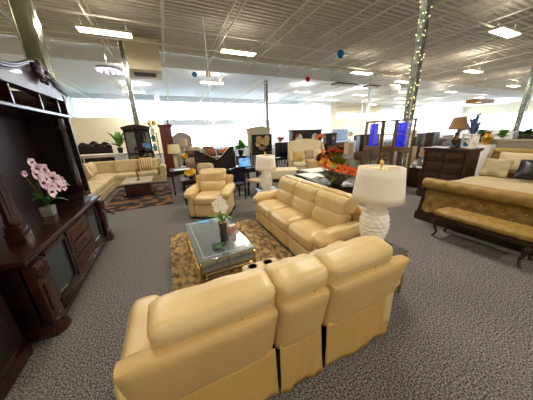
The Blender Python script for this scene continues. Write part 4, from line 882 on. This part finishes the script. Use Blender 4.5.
# row along the back
t = cabinet('mirror_sideboard', 'long dark sideboard with round mirrors beyond the tufted chaise', 'sideboard', (8.75, 12.7, 0), 2.3, .5, 1.92, WALNUT, 3)
for k, x in enumerate((-.75, .55)): b = MB(); b.lathe([(0, 0), (.26, 0), (.28, .02), (.28, .05)], (x, -.30, 1.42), 28, rot=rotx(R(90))); b.build('round_mirror', MIRROR, t)
flowers('flower_vase', 'orange red flowers in front of the long dark sideboard', (8.6, 10.8, 1.05), ORANGE, .11, 10, .28, .34, CERAMIC, None, 12); table('flower_stand', 'dark stand under the orange red flowers', (8.6, 10.8, 0), .5, .5, 1.05)
flowers('flower_vase', 'red flowers left of the long dark sideboard', (6.2, 11.6, 1.0), RED, .10, 8, .24, .30, CERAMIC, None, 13); table('flower_stand', 'low stand under the red flowers by the sideboard', (6.2, 11.6, 0), .5, .5, 1.0)
t = thing('blue_canopy_bed', 'pale blue bed display against the beige back wall', 'bed', (18.6, 20.0, 0)); b = MB(); b.box((0, 0, 1.0), (2.3, .3, 2.0), .04); b.build('headboard', mat('pale_blue', '#7e9cc4', .8, col2='#a9bdd8', scale=2), t); b = MB(); b.box((0, -1.2, .35), (2.2, 2.0, .7), .06); b.build('mattress', mat('pale_blue_cloth', '#b6c6dc', .9), t)
t = thing('television', 'large dark television beside the pale blue bed display', 'television', (21.5, 19.6, 0)); b = MB(); b.box((0, 0, .72), (2.1, .1, 1.1), .02); b.build('screen', mat('tv_grey', '#2a3034', .3), t); b = MB(); b.box((0, 0, .08), (2.2, .5, .16)); b.build('stand', ESPR, t)
cabinet('bookcase', 'brown bookcase with open bays left of the pale blue bed', 'bookcase', (13.8, 16.1, 0), 1.2, .4, 1.62, WALNUT, 2, True)

# ------------------------------------------------------------------ columns, bulkhead, hanging things
MIRC = mat('tinted_mirror_cladding', '#a8a888', .22, .8, col2='#5f6850', scale=2, stretch=(1, 1, .3)); SPARK = mat('tiny_bulb', '#fff1c0', .3, emit='#ffe7a8', estr=1.3)
def column_clad(label, loc, w_, h, m_, bulbs=0, seed=1):
    t = thing('clad_column', label, 'column', loc); t['kind'] = 'structure'
    b = MB(); b.box((0, 0, h / 2), (w_, w_, h), .01); b.box((0, 0, .06), (w_ + .06, w_ + .06, .12)); b.build('shaft', m_, t)
    b = MB(); [b.box((sx * w_ / 2, sy * w_ / 2, h / 2), (.03, .03, h)) for sx in (-1, 1) for sy in (-1, 1)]; b.build('edge_trim', CHROME, t)
    if bulbs:
        r_ = random.Random(seed); b = MB()
        for i in range(bulbs):
            u = i / bulbs; a = r_.uniform(0, 6.28); x = (w_ / 2 + .02) * max(-1, min(1, 1.4 * math.cos(a))); y = (w_ / 2 + .02) * max(-1, min(1, 1.4 * math.sin(a))); b.sph((x, y, h * (.25 + .72 * u) + r_.uniform(-.04, .04)), .017, u=6, v=4)
        o = b.build('string_lights', SPARK, t); o['kind'] = 'stuff'
    return t
column_clad('yellow mirrored column behind the wall unit', (-2.62, 8.0, 0), .34, 7.0, MIRC)
SILV = mat('silver_green_cladding', '#8f988c', .3, .6, col2='#59645c', scale=9)
column_clad('tall column wrapped in string lights behind the folding screen', (6.85, 4.5, 0), .17, 7.0, SILV, 170, 2)
column_clad('slim silver column near the vented bulkhead', (-1.35, 14.8, 0), .22, 6.9, SILV, 40, 3)
column_clad('slim sparkling column past the far lamp', (10.0, 21.6, 0), .28, 6.9, SILV, 120, 4)
column_clad('slim pale column beyond the folding screen', (20.5, 18.0, 0), .22, 6.9, mat('white_metal', '#dfe4ea', .4), 0, 5)
column_clad('sparkling column beyond the row of plants', (27.0, 8.3, 0), .34, 7.0, SILV, 120, 6)
# beige bulkhead with vent
t = thing('bulkhead_box', 'beige bulkhead duct box with dark vent grille hanging under the ceiling', 'duct'); t.location = (-.55, 15.8, 0); t['kind'] = 'structure'
b = MB(); b.box((0, 0, 6.05), (1.9, 2.2, 1.5), .03); b.build('duct_box', mat('beige_duct', '#d6c9a8', .8), t)
b = MB(); b.box((0.05, -.1, 5.295), (1.15, .8, .03)); [b.box((.05, -.42 + .107 * k, 5.27), (1.1, .03, .03)) for k in range(7)]; b.build('vent_grille', mat('vent_dark', '#4a4338', .6), t)
for (x, y, l) in ((16.6, 17.7, 'flat dark roof grille hung between ceiling lights'), (20.7, 17.6, 'dark roof grille past the folding screen column')):
    t = thing('ceiling_vent', l, 'ceiling vent', (x, y, 6.1)); b = MB(); b.box((0, 0, 0), (2.6, .9, .10), .01); b.build('vent_frame', mat('vent_dark', '#4a4338', .6), t); b = MB(); [b.box((-1.1 + .2 * k, 0, -.06), (.08, .8, .03)) for k in range(12)]; b.build('grille', STEEL, t); b = MB(); b.tube([(0, 0, .05), (0, 0, 1.0)], .01, 5); b.build('hanger', STEEL, t)
cabinet_unit = thing('air_unit', 'grey suspended heater unit near the string light column', 'heater', (20.0, 15.4, 5.4)); b = MB(); b.box((0, 0, 0), (1.6, 1.0, .7), .04); b.build('casing', STEEL, cabinet_unit); b = MB(); b.box((0, -.51, 0), (1.2, .02, .5)); b.build('grille', mat('vent_dark', '#4a4338', .6), cabinet_unit); b = MB(); b.tube([(0, 0, .3), (0, 0, 1.91)], .02, 5); b.build('hanger', STEEL, cabinet_unit)
# balloons / hanging signs
for (n, l, loc, m_, r_) in (('foil_balloon', 'blue foil balloon caught under the ceiling', (8.7, 9.7, 5.5), mat('blue_foil', '#1c7fc4', .25, .4), .22), ('foil_balloon', 'red foil balloon under the ceiling beams', (10.3, 14.8, 5.55), mat('red_foil', '#c41c28', .25, .4), .20), ('foil_balloon', 'small blue balloon beside a round gold tag near the header', (2.3, 15.7, 5.5), mat('blue_foil', '#1c7fc4', .25, .4), .17), ('gold_tag', 'round gold paper tag hanging beside the small blue balloon', (3.1, 15.4, 5.5), mat('gold_paper', '#c9a860', .5), .18)):
    t = thing(n, l, 'balloon' if 'foil' in n else 'tag', loc); b = MB(); b.sph((0, 0, 0), r_, (1, .55, .9) if 'foil' in n else (1, .25, 1)); b.build('bulb', m_, t); b = MB(); b.tube([(0, 0, r_ * .8), (0, 0, 7.31 - loc[2])], .006, 4); b.build('string', WHITE, t)
# chandeliers
CRY = mat('crystal', '#ffffff', .05, .2, emit='#f2f4ff', estr=.55)
t = thing('crystal_flush_light', 'oval crystal light with violet bulbs beside the bulkhead', 'chandelier', (-2.05, 14.0, 5.0))
b = MB(); b.lathe([(.1, .12), (.5, .10), (.55, .04), (.5, .0), (0, .02)], seg=28); b.build('plate', CHROME, t)
for i in range(10): b = MB(); b.sph((.42 * math.cos(i * .628), .42 * math.sin(i * .628), -.04), .07); b.build('bulb', mat('violet_bulb', '#c9b0ff', .3, emit='#c8b4ff', estr=2.5), t)
b = MB(); b.tube([(0, 0, .1), (0, 0, 2.31)], .015, 5); b.build('rod', CHROME, t)
t = thing('wire_globe', 'white wire globe pendant hanging below the crystal light', 'pendant', (-3.15, 22.0, 4.75)); t.scale = (.72, .72, .72)
WIRE = mat('white_wire', '#e8e8ee', .4)
for k in range(9): b = MB(); a = k * math.pi / 9; b.tube([(1.15 * math.sin(q_ * .2618) * math.cos(a), 1.15 * math.sin(q_ * .2618) * math.sin(a), 1.15 * math.cos(q_ * .2618)) for q_ in range(25)], .02, 5); b.build('hoop', WIRE, t)
for k in (-.7, -.35, 0, .35, .7): b = MB(); r_ = math.sqrt(1 - k * k) * 1.15; b.tube([(r_ * math.cos(q_ * .2618), r_ * math.sin(q_ * .2618), k * 1.15) for q_ in range(25)], .02, 5); b.build('ring', WIRE, t)
b = MB(); b.tube([(0, 0, 1.15), (0, 0, 2.85)], .02, 5); b.build('rod', WIRE, t)
t = thing('crystal_chandelier', 'large white branching crystal chandelier above the taupe bed', 'chandelier', (2.55, 12.6, 2.55))
b = MB(); b.lathe([(.02, -.3), (.08, -.2), (.03, -.05), (.10, .15), (.03, .35), (.05, .6), (.02, .8), (.01, 1.2)], seg=14); b.tube([(0, 0, 1.1), (0, 0, 4.76)], .012, 5); b.build('stem', CRY, t)
for k in range(12):
    a = k * .5236; up = .25 * (k % 2); b = MB(); b.tube([(0, 0, .1 + up), (.25 * math.cos(a), .25 * math.sin(a), -.05 + up), (.52 * math.cos(a), .52 * math.sin(a), .15 + up), (.55 * math.cos(a), .55 * math.sin(a), .32 + up)], .014, 5)
    o = b.build('chandelier_arm', CRY, t); b = MB(); b.sph((.55 * math.cos(a), .55 * math.sin(a), .36 + up), .05, (1, 1, 1.5), 8, 6); b.build('candle_bulb', CRY, o); b = MB(); b.sph((.45 * math.cos(a), .45 * math.sin(a), -.02 + up), .03, (1, 1, 2), 6, 5); b.build('crystal_drop', CRY, o)
t = thing('glass_ball_chandelier', 'row of glowing glass balls hanging left of the folding screen', 'chandelier', (24.5, 22.5, 3.6), R(-20))
for i in range(9): b = MB(); b.sph((-3.2 + .8 * i, 0, .12 * math.sin(i * 2.2)), .34); b.build('glass_ball', mat('glow_ball', '#fff8e4', .2, emit='#fff1d2', estr=1.6), t)
b = MB(); b.tube([(-3.4, 0, .5), (3.4, 0, .5)], .05, 6); b.tube([(0, 0, .5), (0, 0, 3.22)], .03, 5); b.build('bar', CHROME, t)
t = thing('framed_ceiling_light', 'dark framed rectangular pendant light behind the bronze lamp', 'pendant', (25.5, 10.6, 3.9))
b = MB(); [b.box((0, s_ * .38, 0), (2.6, .08, .28)) for s_ in (-1, 1)]; [b.box((s_ * 1.3, 0, 0), (.08, .84, .28)) for s_ in (-1, 1)]; b.build('frame', BRASS, t)
b = MB(); b.box((0, 0, 0), (1.3, .5, .1)); b.build('diffuser', mat('warm_diffuser', '#ffe9c4', .4, emit='#ffdca0', estr=4), t); b = MB(); b.tube([(0, 0, .1), (0, 0, 3.41)], .015, 5); b.build('hanger', CHROME, t)
# plants and headboards beyond the bed on the right
t = thing('grey_headboard', 'long grey upholstered headboard behind the tan bed', 'headboard', (8.3, 1.9, 0)); b = MB(); b.box((0, 0, .68), (.16, 2.2, 1.36), .03); b.build('board', mat('grey_taupe', '#8d8672', .9), t); b = MB(); b.tube([(0, -1.1, 1.38), (0, 1.1, 1.38)], .07, 10); b.build('top_roll', mat('grey_taupe', '#8d8672', .9), t)
table('plant_table', 'long table of potted plants behind the grey headboard', (9.6, 2.7, 0), .6, 2.6, 1.28, BEIGE)
for i in range(5):
    plant('table_plant', ['dark bushy', 'bright green', 'mixed green', 'tall leafy', 'low spreading'][i] + ' potted plant on the long plant table, ' + ['at the end by the dresser', 'second along from the dresser', 'in the middle of the row', 'fourth along from the dresser', 'at the end away from the dresser'][i], (9.6, 3.75 - .52 * i, 1.28), 40, .16, .32, .045, [DGREEN, GREEN, DGREEN, GREEN, DGREEN][i], [ESPR, CERAMIC, BRASS, GREYP, ESPR][i], (.2, 1.5), 20 + i, ph=.14, pr_=.08)
plant('tall_fern', 'tall blue grey leafy stems in a vase behind the fretwork panel', (8.45, 3.5, 1.2), 26, .4, .75, .03, mat('blue_leaf', '#3c4a78', .6, col2='#6a78a8', scale=8), CERAMIC, (.9, 1.5), 31, ph=.25)
table('tall_stand', 'tall beige stand holding blue leafy stems behind the dresser', (8.45, 3.5, 0), .45, .45, 1.2, BEIGE)
b = MB(); b.lathe([(.05, 0), (.11, .08), (.12, .2), (.05, .3), (.07, .36)], seg=18); tag(b.build('gold_vase', mat('gold_glaze', '#b98a2c', .3, .5)), 'gold vase on the white plinth behind the tan headboard', 'vase', loc=(8.05, 2.99, 1.30))
b = MB(); b.box((0, 0, .65), (.34, .34, 1.3), .01); tag(b.build('white_plinth', WHITE), 'white plinth holding the gold vase', 'plinth', loc=(8.05, 2.99, 0))

# ------------------------------------------------------------------ distant showroom furniture to the right
def far_sofa(label, loc, rz, m_, grp):
    t = thing('sofa', label, 'sofa', loc, rz, grp)
    b = MB(); b.puff((0, 0, .24), (2.0, .85, .40), .05, (0, 0, .01), 4); b.build('base', m_, t)
    b = MB(); b.puff((0, .36, .62), (2.0, .24, .60), .08, (0, 0, .02), 4); b.build('backrest', m_, t)
    for s_ in (-1, 1): b = MB(); b.puff((s_ * .96, 0, .45), (.22, .86, .40), .08, (0, 0, .01), 4); b.build('arm', m_, t)
    for s_ in (-1, 1): b = MB(); b.puff((s_ * .44, -.05, .47), (.84, .7, .14), .05, (0, 0, .01), 4); b.build('seat_cushion', m_, t)
    return t
GR = mat('grey_sofa', '#77757a', .9); CH = mat('brown_sofa', '#5a4030', .8)
g1 = far_sofa('far grey sofa among the rows beyond the folding screen and dresser', (12.5, 6.2, 0), R(180), GR, 'far grey sofas')
for (x, y, a) in ((17.5, 8.2, 160), (24, 12.2, 180), (15.5, 11.8, 200), (31, 15.5, 180), (36, 11.5, 150)): dup(g1, (x, y, 0), R(a))
g2 = far_sofa('far brown sofa among the rows toward the storefront windows', (10.8, 8.8, 0), R(175), CH, 'far brown sofas')
for (x, y, a) in ((20.5, 11, 180), (13.5, 16.8 - 2.4, 190), (27, 17, 180), (34, 20, 170), (19, 5, 90)): dup(g2, (x, y, 0), R(a))
g3 = cabinet('media_cabinet', 'far dark wood cabinet among the rows of distant furniture', 'cabinet', (14, 8.6, 0), 1.3, .5, 1.5, WALNUT, 2); g3['group'] = 'far dark cabinets'
for (x, y, a) in ((18.2, 9.9, 10), (12.3, 10.6, -20), (24.5, 9.6, 0), (30, 12.2, 0), (22, 15, 20), (38, 17, 0), (16, 4.2, -60)): dup(g3, (x, y, 0), R(a))
g4 = lamp_simple('far white shaded lamp standing on a pale block in the distance', (11.6, 7.3, .9), .25, .32, .5); g4['group'] = 'far white lamps'
blk = MB(); blk.box((0, 0, .45), (.5, .5, .9), .01); bk = tag(blk.build('pale_block', BEIGE), 'pale display block under a far white shaded lamp', 'display block', 'far display blocks', loc=(11.6, 7.3, 0))
for (x, y) in ((15.2, 9.6), (19.8, 8.4), (13, 12.9), (26, 13.6), (32, 18)):
    dup(g4, (x, y, .9)); dup(bk, (x, y, 0))
g5 = thing('bed', 'far pale bed with tall white headboard among the distant rows', 'bed', (16.5, 6.4, 0), R(-90), 'far pale beds')
b = MB(); b.box((0, 1.0, .75), (1.9, .12, 1.5), .03); b.build('headboard', WHITE, g5); b = MB(); b.puff((0, 0, .38), (1.8, 2.0, .72), .08, (0, 0, .02), 4); b.build('mattress', mat('pale_blue_cloth', '#b6c6dc', .9), g5)
for (x, y) in ((21.5, 9.2), (28.5, 9.9), (33.5, 13.8), (23.5, 18.2)): dup(g5, (x, y, 0), R(-90))
